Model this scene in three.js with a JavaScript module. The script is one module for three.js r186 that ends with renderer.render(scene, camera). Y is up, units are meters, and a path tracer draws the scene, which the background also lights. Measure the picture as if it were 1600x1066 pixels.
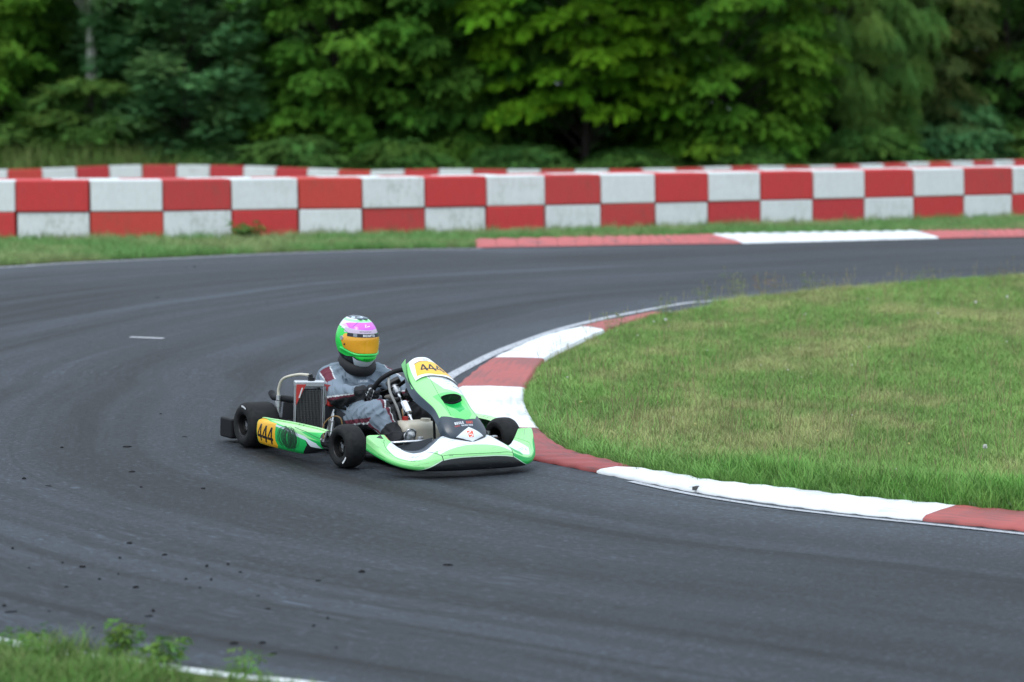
import * as THREE from 'three';
import { RoundedBoxGeometry } from 'three/addons/geometries/RoundedBoxGeometry.js';
import { mergeGeometries, mergeVertices } from 'three/addons/utils/BufferGeometryUtils.js';

// ---------------------------------------------------------------- camera, sky, sun, exposure
const scene = new THREE.Scene();
const EYE = 2.19;
const camera = new THREE.PerspectiveCamera(13.82, 1024 / 682, 0.1, 400);
camera.position.set(0, EYE, 0);
camera.rotation.set(-Math.atan(390 / 4400), 0, 0);
camera.focus = 16.6;
camera.userData.fStop = 2.25;

const renderer = new THREE.WebGLRenderer({ antialias: true });
renderer.toneMapping = THREE.LinearToneMapping;
renderer.toneMappingExposure = 1.0;
renderer.shadowMap.enabled = true;

function rng(seed) {
  let a = seed >>> 0;
  return () => { a = (a + 0x6d2b79f5) >>> 0; let t = Math.imul(a ^ (a >>> 15), 1 | a); t = (t + Math.imul(t ^ (t >>> 7), 61 | t)) ^ t; return ((t ^ (t >>> 14)) >>> 0) / 4294967296; };
}
const clamp = (x, a = 0, b = 1) => Math.min(b, Math.max(a, x));
const mix = (a, b, t) => a + (b - a) * t;
const smooth = (a, b, x) => { const t = clamp((x - a) / (b - a)); return t * t * (3 - 2 * t); };
// periodic value noise in two dimensions
const TABLE = (() => { const r = rng(77), t = new Float32Array(65536); for (let i = 0; i < 65536; i++) t[i] = r(); return t; })();
function vnoise(x, y, px = 256, py = 256) {
  const xi = Math.floor(x), yi = Math.floor(y), fx = x - xi, fy = y - yi, u = fx * fx * (3 - 2 * fx), v = fy * fy * (3 - 2 * fy);
  const X0 = ((xi % px) + px) % px, X1 = (X0 + 1) % px, Y0 = ((yi % py) + py) % py, Y1 = (Y0 + 1) % py;
  const h = (a, b) => TABLE[(a * 197 + b * 8501 + ((a * b) & 255) * 31) & 65535];
  return mix(mix(h(X0, Y0), h(X1, Y0), u), mix(h(X0, Y1), h(X1, Y1), u), v);
}
const fbm = (x, y, p = 256, oct = 4) => { let s = 0, a = 0.5, t = 0; for (let i = 0; i < oct; i++) { s += a * vnoise(x, y, p, p); t += a; x *= 2; y *= 2; p *= 2; a *= 0.5; } return s / t; };

{ // an even, slightly blue overcast sky
  const w = 256, h = 128, d = new Float32Array(w * h * 4);
  for (let j = 0; j < h; j++) for (let i = 0; i < w; i++) {
    const el = ((j + 0.5) / h - 0.5) * Math.PI, up = Math.max(0, Math.sin(el));
    const cloud = 0.92 + 0.16 * fbm(i / 16, j / 8, 16, 3);
    const L = 1.42 * (0.58 + 0.54 * up) * cloud, k = (j * w + i) * 4;
    d[k] = L * 0.87; d[k + 1] = L * 1.0; d[k + 2] = L * 1.16; d[k + 3] = 1;
  }
  const sky = new THREE.DataTexture(d, w, h, THREE.RGBAFormat, THREE.FloatType);
  sky.mapping = THREE.EquirectangularReflectionMapping; sky.magFilter = THREE.LinearFilter; sky.minFilter = THREE.LinearFilter; sky.needsUpdate = true;
  scene.background = sky; scene.environment = sky;
}
const sun = new THREE.DirectionalLight(new THREE.Color(1.0, 0.97, 0.92), 1.2);
sun.position.set(-14, 42, 2); sun.target.position.set(0, 0, -22);
sun.castShadow = true; sun.shadow.radius = 30; sun.shadow.mapSize.set(2048, 2048);
Object.assign(sun.shadow.camera, { left: -30, right: 30, top: 40, bottom: -80, near: 1, far: 200 });
scene.add(sun, sun.target);

// ---------------------------------------------------------------- helpers
const V3 = (x, y, z) => new THREE.Vector3(x, y, z);
const taken = {};
function numbered(n) { taken[n] = (taken[n] ?? -1) + 1; return taken[n] ? n + '_' + String(taken[n]).padStart(3, '0') : n; }
function mesh(name, geometry, material, parent) {
  const m = new THREE.Mesh(geometry, material); m.name = parent ? name : numbered(name); m.castShadow = m.receiveShadow = true;
  (parent ?? scene).add(m); return m;
}
function group(name, parent) { const g = new THREE.Group(); g.name = parent ? name : numbered(name); (parent ?? scene).add(g); return g; }
function tag(o, label, category, groupName) { o.userData.label = label; o.userData.category = category; if (groupName) o.userData.group = groupName; return o; }
function kind(o, k, label) { o.userData.kind = k; if (label) o.userData.label = label; return o; }
const lin = (r, g, b) => new THREE.Color().setRGB(r, g, b);
const mat = (color, roughness = 0.6, more = {}) => new THREE.MeshStandardMaterial({ color, roughness, metalness: 0, side: THREE.DoubleSide, ...more });
function clean(g) { for (const k of Object.keys(g.attributes)) if (!['position', 'normal', 'uv'].includes(k)) g.deleteAttribute(k); return g.index ? g.toNonIndexed() : g; }
const join = (list) => { const m = mergeGeometries(list.map(clean)); return m; };
function box(w, h, d, x, y, z, r = 0, turn) {
  const g = r ? new RoundedBoxGeometry(w, h, d, 2, Math.min(r, w / 2.01, h / 2.01, d / 2.01)) : new THREE.BoxGeometry(w, h, d);
  if (turn) { g.rotateX(turn[0]); g.rotateY(turn[1]); g.rotateZ(turn[2]); }
  g.translate(x, y, z); return g;
}
function tube(points, r, seg = 24, radial = 8, tension = 0.5) {
  const p = points.map((q) => V3(...q));
  const c = p.length === 2 ? new THREE.LineCurve3(p[0], p[1]) : new THREE.CatmullRomCurve3(p, false, 'catmullrom', tension);
  const g = new THREE.TubeGeometry(c, p.length === 2 ? 1 : seg, r, radial), caps = [g];
  for (const [end, at] of [[0, p[0]], [1, p[p.length - 1]]]) { const s = new THREE.SphereGeometry(r * 0.999, radial, 4); s.translate(at.x, at.y, at.z); caps.push(s); }
  return join(caps);
}
function rod(a, b, r0, r1 = r0, radial = 12) {
  const A = V3(...a), B = V3(...b), l = A.distanceTo(B), g = new THREE.CylinderGeometry(r1, r0, l, radial);
  g.applyQuaternion(new THREE.Quaternion().setFromUnitVectors(V3(0, 1, 0), B.clone().sub(A).normalize()));
  const m = A.add(B).multiplyScalar(0.5); g.translate(m.x, m.y, m.z); return g;
}
function surf(nu, nv, f) { // grid surface, f(u, v) -> [x, y, z] or [x, y, z, s, t]
  const pos = [], uv = [], idx = [];
  for (let j = 0; j <= nv; j++) for (let i = 0; i <= nu; i++) { const q = f(i / nu, j / nv); pos.push(q[0], q[1], q[2]); uv.push(q[3] ?? i / nu, q[4] ?? j / nv); }
  for (let j = 0; j < nv; j++) for (let i = 0; i < nu; i++) { const a = j * (nu + 1) + i, b = a + 1, c = a + nu + 1, d = c + 1; idx.push(a, b, d, a, d, c); }
  const g = new THREE.BufferGeometry();
  g.setAttribute('position', new THREE.Float32BufferAttribute(pos, 3)); g.setAttribute('uv', new THREE.Float32BufferAttribute(uv, 2));
  g.setIndex(idx); g.computeVertexNormals(); return g;
}
const along = (table) => (t) => { // piecewise curve through [t, value(s)], smoothly joined
  let k = 0; while (k < table.length - 2 && t > table[k + 1][0]) k++;
  const P = (i) => table[clamp(i, 0, table.length - 1)], n = table[0].length, out = [];
  const a = P(k), b = P(k + 1), s = clamp((t - a[0]) / (b[0] - a[0] || 1));
  for (let c = 1; c < n; c++) {
    const p0 = P(k - 1), p3 = P(k + 2), h = b[0] - a[0];
    const m0 = k > 0 ? (b[c] - p0[c]) / (b[0] - p0[0]) : (b[c] - a[c]) / h, m1 = k + 2 < table.length ? (p3[c] - a[c]) / (p3[0] - a[0]) : (b[c] - a[c]) / h;
    const s2 = s * s, s3 = s2 * s;
    out.push((2 * s3 - 3 * s2 + 1) * a[c] + (s3 - 2 * s2 + s) * h * m0 + (-2 * s3 + 3 * s2) * b[c] + (s3 - s2) * h * m1);
  }
  return n === 2 ? out[0] : out;
};
function dataTexture(w, h, f, srgb = true, repeat) {
  const d = new Uint8Array(w * h * 4);
  for (let j = 0; j < h; j++) for (let i = 0; i < w; i++) { const c = f(i / w, j / h, i, j), k = (j * w + i) * 4; d[k] = clamp(c[0]) * 255; d[k + 1] = clamp(c[1]) * 255; d[k + 2] = clamp(c[2]) * 255; d[k + 3] = 255; }
  const t = new THREE.DataTexture(d, w, h); t.wrapS = t.wrapT = THREE.RepeatWrapping; t.magFilter = THREE.LinearFilter; t.minFilter = THREE.LinearMipmapLinearFilter; t.generateMipmaps = true;
  if (srgb) t.colorSpace = THREE.SRGBColorSpace; if (repeat) t.repeat.set(...repeat); t.needsUpdate = true; return t;
}
function canvasTexture(w, h, draw) {
  const c = document.createElement('canvas'); c.width = w; c.height = h; const x = c.getContext('2d'); draw(x, w, h);
  const t = new THREE.CanvasTexture(c); t.colorSpace = THREE.SRGBColorSpace; t.magFilter = THREE.LinearFilter; return t;
}
function poly(x, points, fill) { x.beginPath(); points.forEach(([a, b], i) => (i ? x.lineTo(a, b) : x.moveTo(a, b))); x.closePath(); x.fillStyle = fill; x.fill(); }
function stroke(x, points, width, style) { x.beginPath(); points.forEach(([a, b], i) => (i ? x.lineTo(a, b) : x.moveTo(a, b))); x.lineWidth = width; x.strokeStyle = style; x.stroke(); }
function scuffs(x, w, h, n, seed, style, len = 40, wide = 1) {
  const r = rng(seed);
  for (let i = 0; i < n; i++) { const a = r() * w, b = r() * h, l = len * (0.2 + r()), d = (r() - 0.5) * 0.6; x.globalAlpha = 0.15 + 0.5 * r(); stroke(x, [[a, b], [a + l, b + l * d]], (0.6 + 1.6 * r()) * wide, style); }
  x.globalAlpha = 1;
}

// height of the paved ground: a slight fall to the inside of the bend
const fall = (x, z) => -0.012 * clamp(x, -9, 9) * smooth(-40, -30, z) - 0.022 * smooth(-1.55, -0.1, x) * smooth(-25, -20, z) * (1 - smooth(-16.4, -14, z));
const at = (x, z, h = 0) => [x, fall(x, z) + h, z];

// ---------------------------------------------------------------- layout of the bend, in metres (x, z)
const kerbOut = [[1.984, -29.022], [1.584, -28.364], [1.185, -27.495], [0.626, -26.143], [0.262, -25.002], [-0.011, -23.784], [-0.168, -22.963], [-0.31, -21.891], [-0.413, -20.78], [-0.43, -19.783], [-0.382, -18.997], [-0.284, -18.276], [-0.141, -17.547], [0.0, -17.086], [0.112, -16.854], [0.281, -16.605], [0.496, -16.283], [0.815, -15.797], [1.002, -15.504], [1.372, -15.069], [1.73, -14.726], [2.128, -14.446], [2.593, -14.12], [3.141, -13.677]];
const kerbIn = [[2.01, -28.456], [1.666, -27.898], [1.412, -27.295], [0.831, -25.302], [0.518, -23.905], [0.36, -23.174], [0.258, -22.601], [0.163, -21.596], [0.089, -20.451], [0.077, -19.84], [0.112, -18.84], [0.176, -17.939], [0.254, -17.344], [0.367, -16.852], [0.476, -16.621], [0.593, -16.398], [0.709, -16.124], [0.944, -15.843], [1.108, -15.592], [1.475, -15.317], [1.869, -14.958], [2.341, -14.645], [2.768, -14.365], [3.29, -13.916]];
const lineFar = [[4.4, -31.9], [3.0, -30.75], [2.102, -29.754], [1.845, -29.441], [1.287, -28.235], [0.869, -27.215], [0.475, -26.051], [0.113, -24.659], [-0.161, -23.472], [-0.358, -22.4], [-0.484, -21.622], [-0.559, -20.718], [-0.558, -19.687], [-0.467, -18.543]];
const lineNear = [[0.675, -15.917], [0.994, -15.378], [1.359, -14.927], [1.716, -14.612], [2.112, -14.336], [2.574, -14.015], [3.114, -13.559], [4.3, -12.6]];
const outerEdge = [[-15, -24], [-11, -28], [-7.921, -32.2], [-6.9, -33.7], [-6.294, -34.563], [-5.694, -35.6], [-4.605, -36.788], [-3.455, -37.963], [-1.78, -39.05], [-0.503, -39.445]];
const farKerbOut = [[-0.503, -39.445], [0.907, -39.854], [1.828, -40.187], [2.57, -40.356], [3.328, -40.526], [4.875, -41.22], [6.378, -41.921], [7.714, -42.401], [10.894, -43.552]];
const farKerbIn = [[-0.549, -40.919], [0.945, -41.546], [1.904, -41.857], [2.489, -42.098], [2.981, -42.418], [4.591, -42.956], [6.22, -43.348], [7.976, -43.848], [11.251, -44.991]];
const nearLine = [[-5.6, -13.6], [-2.652, -11.523], [-2.023, -10.976], [-1.847, -10.832], [-1.653, -10.707], [-1.361, -10.542], [-1.204, -10.444], [-1.026, -10.35], [-0.805, -10.26], [-0.464, -10.057], [0.6, -9.4], [3, -8.2]];
const infieldFar = [[2.15, -29.4], [2.781, -30.4], [3.566, -31.4], [4.361, -32.2], [5.199, -33.0], [6.05, -33.8], [8.5, -35.4], [12, -36.6]];
const wallZ = (x) => 0.000841 * x ** 3 - 0.01683 * x * x - 0.4845 * x - 43.52;
const nearWallZ = (() => { const left = along([[-12, -40.7], [-7.27, -41.2], [-6.2, -41.34], [-5.15, -41.56], [-4.17, -41.93], [-3.2, -42.3], [-2.25, wallZ(-2.25)]]); return (x) => (x < -2.25 ? left(x) : wallZ(x)); })();
function spline2(list, n) { const c = new THREE.CatmullRomCurve3(list.map(([x, z]) => V3(x, 0, z)), false, 'centripetal'); return c.getPoints(n).map((p) => [p.x, p.z]); }
function inside(poly2, x, z) { let s = false; for (let i = 0, j = poly2.length - 1; i < poly2.length; j = i++) { const [a, b] = poly2[i], [c, d] = poly2[j]; if (b > z !== d > z && x < ((c - a) * (z - b)) / (d - b) + a) s = !s; } return s; }
const innerCurve = spline2([[12, -36.4], [8, -34.6], ...lineFar.slice(0, 11), ...kerbOut.slice(8), [4.4, -12.7], [8, -10], [12, -7]], 120);
const innerLength = (() => { const l = [0]; for (let i = 1; i < innerCurve.length; i++) l.push(l[i - 1] + Math.hypot(innerCurve[i][0] - innerCurve[i - 1][0], innerCurve[i][1] - innerCurve[i - 1][1])); return l; })();
function trackCoords(x, z) { // [metres along the bend, metres out from its inner edge]
  let best = 1e9, s = 0;
  for (let i = 1; i < innerCurve.length; i++) {
    const [ax, az] = innerCurve[i - 1], [bx, bz] = innerCurve[i], dx = bx - ax, dz = bz - az, t = clamp(((x - ax) * dx + (z - az) * dz) / (dx * dx + dz * dz));
    const d = Math.hypot(x - ax - t * dx, z - az - t * dz); if (d < best) { best = d; s = innerLength[i - 1] + t * Math.hypot(dx, dz); }
  }
  return [s, best];
}
const infieldPoly = [...spline2(kerbIn, 90).reverse(), ...infieldFar, [14, -35.4], [14, -9.2], [8, -11.2]];
const turfEdge = [[2.1, -29.0], [1.99, -28.35], [1.65, -27.75], [1.4, -27.15], [0.82, -25.0], [0.51, -23.6], [0.355, -22.9], [0.255, -22.3], [0.165, -21.3], [0.1, -20.45]], turfFar = [[2.697, -29.9], [3.475, -31.0], [4.269, -31.9], [5.08, -32.7], [5.919, -33.5], [8.5, -35.2], [12, -36.4]];
const grassPoly = [...spline2([...turfEdge, ...kerbIn.slice(9)], 110).reverse(), ...turfFar, [14, -35.4], [14, -9.2], [8, -11.2]]; // where blades grow: back from the far kerb, up to the near one
function sheet(polygon, h, uvScale = 1, step = 0.5) { // flat piece of ground cut to a polygon, draped on the fall of the ground
  const s = new THREE.Shape(polygon.map(([x, z]) => new THREE.Vector2(x, -z))), g = new THREE.ShapeGeometry(s); g.rotateX(-Math.PI / 2);
  const p = g.attributes.position, uv = g.attributes.uv;
  for (let i = 0; i < p.count; i++) { uv.setXY(i, p.getX(i) * uvScale, p.getZ(i) * uvScale); p.setY(i, fall(p.getX(i), p.getZ(i)) + h); }
  g.computeVertexNormals(); return g;
}
function ribbon(list, width, h, n = 80, jitter = 0, seed = 1) {
  const c = spline2(list, n), r = rng(seed);
  return surf(c.length - 1, 1, (u, v) => {
    const i = Math.round(u * (c.length - 1)), a = c[Math.max(0, i - 1)], b = c[Math.min(c.length - 1, i + 1)], dx = b[0] - a[0], dz = b[1] - a[1], l = Math.hypot(dx, dz);
    const w = (v - 0.5) * width * (1 + jitter * (r() - 0.5)), x = c[i][0] - (dz / l) * w, z = c[i][1] + (dx / l) * w;
    return [x, fall(x, z) + h, z, u * n * 0.1, v];
  });
}

// ---------------------------------------------------------------- ground and asphalt
const soilMap = dataTexture(512, 512, (u, v) => { const n = fbm(u * 16, v * 16, 16, 5), m = fbm(u * 5 + 3, v * 5, 5, 3); return [0.20 + 0.12 * n + 0.05 * m, 0.23 + 0.14 * n + 0.02 * m, 0.11 + 0.06 * n]; }, true);
const soil = mat(0xffffff, 0.95, { map: soilMap });
{
  const g = surf(80, 110, (u, v) => {
    const x = (u - 0.5) * 320, z = 12 - 260 * v;
    let y = -0.05 + fall(x, z) - 0.02; const behind = wallZ(clamp(x, -9, 12)) - 3;
    y -= 0.94 * smooth(behind, behind - 20, z);
    if (z < -100) y += (-100 - z) * 0.01;
    return [x, y, z, x / 3, z / 3];
  });
  kind(mesh('ground', g, soil), 'structure', 'grassy soil around the kart track and under the wood');
}
const ASPHALT_ALONG = 26, ASPHALT_ACROSS = 20;
const tyreMarks = (() => { const r = rng(321), l = []; for (let i = 0; i < 84; i++) { const d = 0.5 + 8.2 * Math.pow(r(), 0.9), a = r(), len = 0.12 + 0.4 * r(); l.push([d, a, len, (r() - 0.5) * 3.2, 0.035 + 0.11 * r(), (0.25 + 0.75 * r()) * (r() < 0.72 ? 1 : -0.8)]); } return l; })();
const asphaltMap = dataTexture(2048, 1536, (u, v) => {
  const s = u * ASPHALT_ALONG, d = v * ASPHALT_ACROSS;
  const wob = 0.45 * (fbm(u * 6, v * 3 + 1, 6, 3) - 0.5);
  const q = d + wob;
  const fine = vnoise(u * 16, q * 26, 16, 4096), fine2 = vnoise(u * 30 + 9, q * 60 + 7, 30, 4096), mid = vnoise(u * 10, q * 5.5, 10, 4096), wide = vnoise(u * 6, q * 1.6 + 3, 6, 4096);
  const grain = TABLE[((u * 2048 * 131) ^ (v * 1536 * 7919)) & 65535];
  const patch = fbm(u * 13, v * 10, 13, 4);
  // tyre rubber laid down in long streaks over the middle of the bend; bare, paler stone and dust beyond it
  const line = smooth(0.2, 1.2, d) * (1 - smooth(6.0, 9.5, d + 2.2 * (patch - 0.5)));
  const rubber = clamp(line * (0.42 + 0.75 * (mid - 0.35) + 0.55 * (wide - 0.4) + 0.5 * (fine - 0.5) + 0.3 * (fine2 - 0.5)));
  let marks = 0; // single passes of a tyre: narrow bands that drift across the bend and fade out in broken streaks
  for (const [md, ma, ml, slope, mw, ms] of tyreMarks) { let du = u - ma; du -= Math.round(du); if (Math.abs(du) > ml) continue; const off = d + 0.5 * wob - md - slope * du; if (Math.abs(off) > mw) continue; marks += ms * smooth(mw, mw * 0.55, Math.abs(off)) * smooth(ml, ml * 0.6, Math.abs(du)) * (0.45 + 0.9 * (fine2 - 0.2)); }
  const speck = grain > 0.97 ? 0.09 : 0;
  let k = 0.226 - 0.1 * rubber - 0.07 * clamp(marks, -0.8, 1.3) + 0.035 * (fine - 0.5) * line + 0.07 * (patch - 0.5) + 0.1 * (grain - 0.5) + speck;
  const dust = (1 - line) * 0.03 * patch;
  return [k * 0.88 + dust, k * 0.985 + dust * 0.95, k * 1.12 + dust * 0.75];
});
const asphaltBump = dataTexture(512, 512, (u, v, i, j) => { const n = 0.5 * TABLE[(i * 613 + j * 7919) & 65535] + 0.5 * vnoise(u * 200, v * 200, 200, 200); return [n, n, n]; }, false);
asphaltBump.channel = 1; asphaltBump.repeat.set(1.1, 1.1);
const asphalt = new THREE.MeshPhysicalMaterial({ color: 0xffffff, roughness: 0.7, specularIntensity: 0.78, side: THREE.DoubleSide, map: asphaltMap, bumpMap: asphaltBump, bumpScale: 0.004 });
{
  const nx = 150, nz = 190, uv1 = [];
  const g = surf(nx, nz, (u, v) => {
    const x = -20 + 36 * u, z = -4 - 44 * v, [s, d] = trackCoords(x, z); uv1.push(x, z);
    return [x, fall(x, z), z, s / ASPHALT_ALONG, d / ASPHALT_ACROSS];
  });
  g.setAttribute('uv1', new THREE.Float32BufferAttribute(uv1, 2));
  kind(mesh('race_track', g, asphalt), 'structure', 'dark asphalt hairpin streaked with tyre rubber');
}
const wornPaint = (seed, r, g, b, wear) => dataTexture(512, 128, (u, v) => { const n = fbm(u * 40 + seed, v * 10, 512, 4), p = fbm(u * 8 + seed * 3, v * 4, 512, 3); const k = smooth(wear - 0.07, wear + 0.07, n * 0.6 + p * 0.4); return [mix(0.33, r, k), mix(0.34, g, k), mix(0.36, b, k)].map((c) => c * (0.92 + 0.12 * n)); });
const linePaint = mat(0xffffff, 0.7, { map: wornPaint(3, 0.7, 0.71, 0.73, 0.36) });
kind(mesh('track_edge_line', ribbon(lineFar, 0.095, 0.005, 120), linePaint), 'structure', 'white painted line round the inside of the bend, beyond the apex');
kind(mesh('track_edge_line', ribbon(lineNear, 0.05, 0.005, 80), linePaint), 'structure', 'thin white painted line along the near kerb');
kind(mesh('track_edge_line', ribbon(outerEdge.map(([x, z]) => [x + 0.08, z + 0.13]), 0.13, 0.005, 80), linePaint), 'structure', 'white painted line along the far verge');
kind(mesh('track_edge_line', ribbon(nearLine, 0.085, 0.005, 80), mat(0xffffff, 0.7, { map: wornPaint(31, 0.86, 0.87, 0.88, 0.3) })), 'structure', 'white painted line behind the weeds in the bottom corner');
kind(mesh('painted_dash', ribbon([[-3.351, -24.604], [-3.2, -24.56], [-3.048, -24.517]], 0.07, 0.005, 12, 0.15), mat(lin(0.62, 0.63, 0.65), 0.7)), 'structure', 'short white dash painted on the open asphalt');

// ---------------------------------------------------------------- kerbs
const kerbPaint = (seed, r, g, b, mottle) => dataTexture(512, 256, (u, v) => {
  const n = fbm(u * 24 + seed, v * 12, 512, 5), p = fbm(u * 5 + seed * 7, v * 3, 512, 3), streak = vnoise(u * 4 + seed, v * 60, 256, 256);
  const dirt = mottle * clamp(smooth(0.5, 0.8, 0.45 * p + 0.35 * n + 0.25 * streak) + 0.6 * smooth(0.66, 0.86, vnoise(u * 7 + seed * 3, v * 90 + seed, 256, 256)) * smooth(0.35, 0.6, p)), k = 0.93 + 0.13 * n;
  return [mix(r * k, 0.26, dirt), mix(g * k, 0.27, dirt), mix(b * k, 0.28, dirt)];
});
const kerbWhite = mat(0xffffff, 0.62, { map: kerbPaint(2, 0.91, 0.92, 0.925, 0.22) }), kerbRed = mat(0xffffff, 0.65, { map: kerbPaint(9, 0.67, 0.335, 0.315, 0.3) });
const kerbRedWorn = mat(0xffffff, 0.65, { map: kerbPaint(5, 0.60, 0.29, 0.285, 0.45) });
{
  const kerb = group('apex_kerb'); kind(kerb, 'structure', 'red and white painted kerb round the inside of the bend');
  const o = new THREE.CatmullRomCurve3(kerbOut.map(([x, z]) => V3(x, 0, z)), false, 'centripetal'), n = kerbOut.length - 1;
  const inn = new THREE.CatmullRomCurve3(kerbIn.map(([x, z]) => V3(x, 0, z)), false, 'centripetal');
  const bands = [[1.75, 3, 'red'], [3, 6, 'white'], [6, 8, 'red'], [8, 11, 'white'], [11, 16, 'worn'], [16, 18, 'white'], [18, 21, 'white'], [21, 23, 'red']];
  bands.forEach(([a, b, c], k) => {
    const profile = [[-0.004, 0], [0.0, 0.012], [0.10, 0.03], [0.5, 0.05], [0.95, 0.062], [1.0, 0.055], [1.06, -0.05]];
    const nu = Math.round((b - a) * 10), gap = 0.0015, r = rng(40 + k), chips = Array.from({ length: nu + 1 }, () => 0.02 * (r() - 0.5));
    const g = surf(nu, profile.length - 1, (u, v) => {
      const t = (mix(a + gap, b - gap, u)) / n, p = o.getPoint(t), q = inn.getPoint(t), [w, h] = profile[Math.round(v * (profile.length - 1))], ww = w < 0.05 ? w + chips[Math.round(u * nu)] : w;
      const x = mix(p.x, q.x, ww), z = mix(p.z, q.z, ww);
      return [x, fall(x, z) + h + 0.003 * Math.sin(x * 31 + z * 17), z, t * 9, v];
    });
    mesh('kerb_segment', g, { red: kerbRed, white: kerbWhite, worn: kerbRedWorn }[c], kerb);
  });
  // broken edges of the near white stretch, where the concrete shows
  const bare = mat(lin(0.09, 0.09, 0.085), 0.9);
  for (const [x, z, w, d, a] of [[1.03, -15.49, 0.085, 0.022, -0.75]]) {
    const shp = new THREE.Shape(); const r = rng(x * 100); for (let i = 0; i < 14; i++) { const t = (i / 14) * 6.283, k = 0.7 + 0.6 * r(); const X = Math.cos(t) * w * 0.5 * k, Y = Math.sin(t) * d * 0.5 * k; i ? shp.lineTo(X, Y) : shp.moveTo(X, Y); }
    const g = new THREE.ExtrudeGeometry(shp, { depth: 0.02, bevelEnabled: false }); g.rotateX(-Math.PI / 2); g.rotateY(-a); g.translate(x, fall(x, z) + 0.016, z);
    mesh('broken_patch', g, bare, kerb);
  }
}
{
  const kerb = group('exit_kerb'); kind(kerb, 'structure', 'ribbed red and white kerb on the outside of the bend, below the barrier');
  const o = new THREE.CatmullRomCurve3(farKerbOut.map(([x, z]) => V3(x, 0, z)), false, 'centripetal'), n = farKerbOut.length - 1;
  const inn = new THREE.CatmullRomCurve3(farKerbIn.map(([x, z]) => V3(x, 0, z)), false, 'centripetal');
  const pink = mat(0xffffff, 0.7, { map: kerbPaint(14, 0.74, 0.36, 0.35, 0.45) });
  for (const [a, b, m] of [[0, 4, pink], [4, 6, kerbWhite], [6, 8, pink]]) {
    const len = o.getPoint(a / n).distanceTo(o.getPoint(b / n)), ribs = Math.round(len / 0.2);
    for (let k = 0; k < ribs; k++) {
      const g = surf(4, 10, (u, v) => {
        const t = mix(a + 0.002, b - 0.002, (k + mix(0.01, 0.99, u)) / ribs) / n, p = o.getPoint(t), q = inn.getPoint(t), x = mix(p.x, q.x, v), z = mix(p.z, q.z, v);
        const edge = Math.min(1, v * 8, (1 - v) * 12), tooth = u < 0.05 || u > 0.95 ? 0.1 : 1 - 0.75 * u;
        return [x, fall(x, z) + 0.012 + edge * (0.015 + 0.03 * v + 0.022 * tooth) - (v > 0.99 ? 0.05 : 0), z, t * 8, v];
      });
      mesh('kerb_rib', g, m, kerb);
    }
  }
}

// ---------------------------------------------------------------- barriers of painted blocks
const blockPaint = (seed, r, g, b, moss) => dataTexture(256, 128, (u, v) => {
  const n = fbm(u * 18 + seed, v * 9 + seed, 512, 5), p = fbm(u * 4 + seed * 5, v * 3, 512, 3), drip = vnoise(u * 46 + seed, v * 2.5, 256, 256), scr = vnoise(u * 5 + seed, v * 44, 256, 256);
  const dirt = moss * (smooth(0.5, 0.78, 0.5 * n + 0.3 * p + 0.25 * drip) * 0.8 + 0.35 * smooth(0.7, 0.95, scr) * p), k = 0.95 + 0.09 * n;
  return [mix(r * k, 0.36, dirt), mix(g * k, 0.37, dirt), mix(b * k, 0.31, dirt)];
});
const whiteBlocks = [11, 23, 37, 51].map((s, i) => mat(0xffffff, 0.7, { map: blockPaint(s, 0.885, 0.9, 0.895, [0.14, 0.3, 0.22, 0.08][i]) }));
const redBlocks = [13, 29, 41, 57].map((s, i) => mat(0xffffff, 0.68, { map: blockPaint(s, 0.80 - 0.025 * (i % 2), 0.225 + 0.02 * (i % 3), 0.225 + 0.015 * (i % 2), [0.12, 0.22, 0.16, 0.08][i]) }));
function blockGeometry(l, h, d) { // slightly slumped at the top front edge
  const g = new RoundedBoxGeometry(l, h, d, 3, 0.022), p = g.attributes.position;
  for (let i = 0; i < p.count; i++) { const y = p.getY(i) / h + 0.5, z = p.getZ(i); p.setZ(i, z - Math.sign(z) * 0.018 * y * y); }
  g.computeVertexNormals(); return g;
}
function barrier(label, path, length, count, first, h, depth, rows, seed) {
  const w = group('barrier_wall'); tag(w, label, 'barrier'); const r = rng(seed);
  const geos = [0, 1, 2].map((k) => blockGeometry(length - 0.014 - 0.008 * k, h - 0.006, depth));
  for (let row = 0; row < rows; row++) for (let i = 0; i < count; i++) for (let c = 0; c < 2; c++) {
    const A = path(i + row * 0.47), B = path(i + 1 + row * 0.47), dx = B[0] - A[0], dz = B[2] - A[2], l = Math.hypot(dx, dz), back = row * (depth + 0.04) + depth / 2;
    const red = (i + c + first + row) % 2 === 0, set = red ? redBlocks : whiteBlocks;
    const m = mesh('block', geos[Math.floor(r() * 3)], set[Math.floor(r() * 4)], w);
    m.position.set((A[0] + B[0]) / 2 + (dz / l) * back + 0.012 * (r() - 0.5), (A[1] + B[1]) / 2 + h * (c + 0.5) - 0.012, (A[2] + B[2]) / 2 - (dx / l) * back + 0.03 * (r() - 0.5) - (c ? 0.01 : 0));
    m.rotation.set(0, -Math.atan2(dz, dx) + 0.012 * (r() - 0.5), 0.006 * (r() - 0.5) + Math.atan2(B[1] - A[1], l));
    if (r() < 0.5) m.rotateY(Math.PI);
    m.scale.x = Math.hypot(l, B[1] - A[1]) / length;
  }
}
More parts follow.
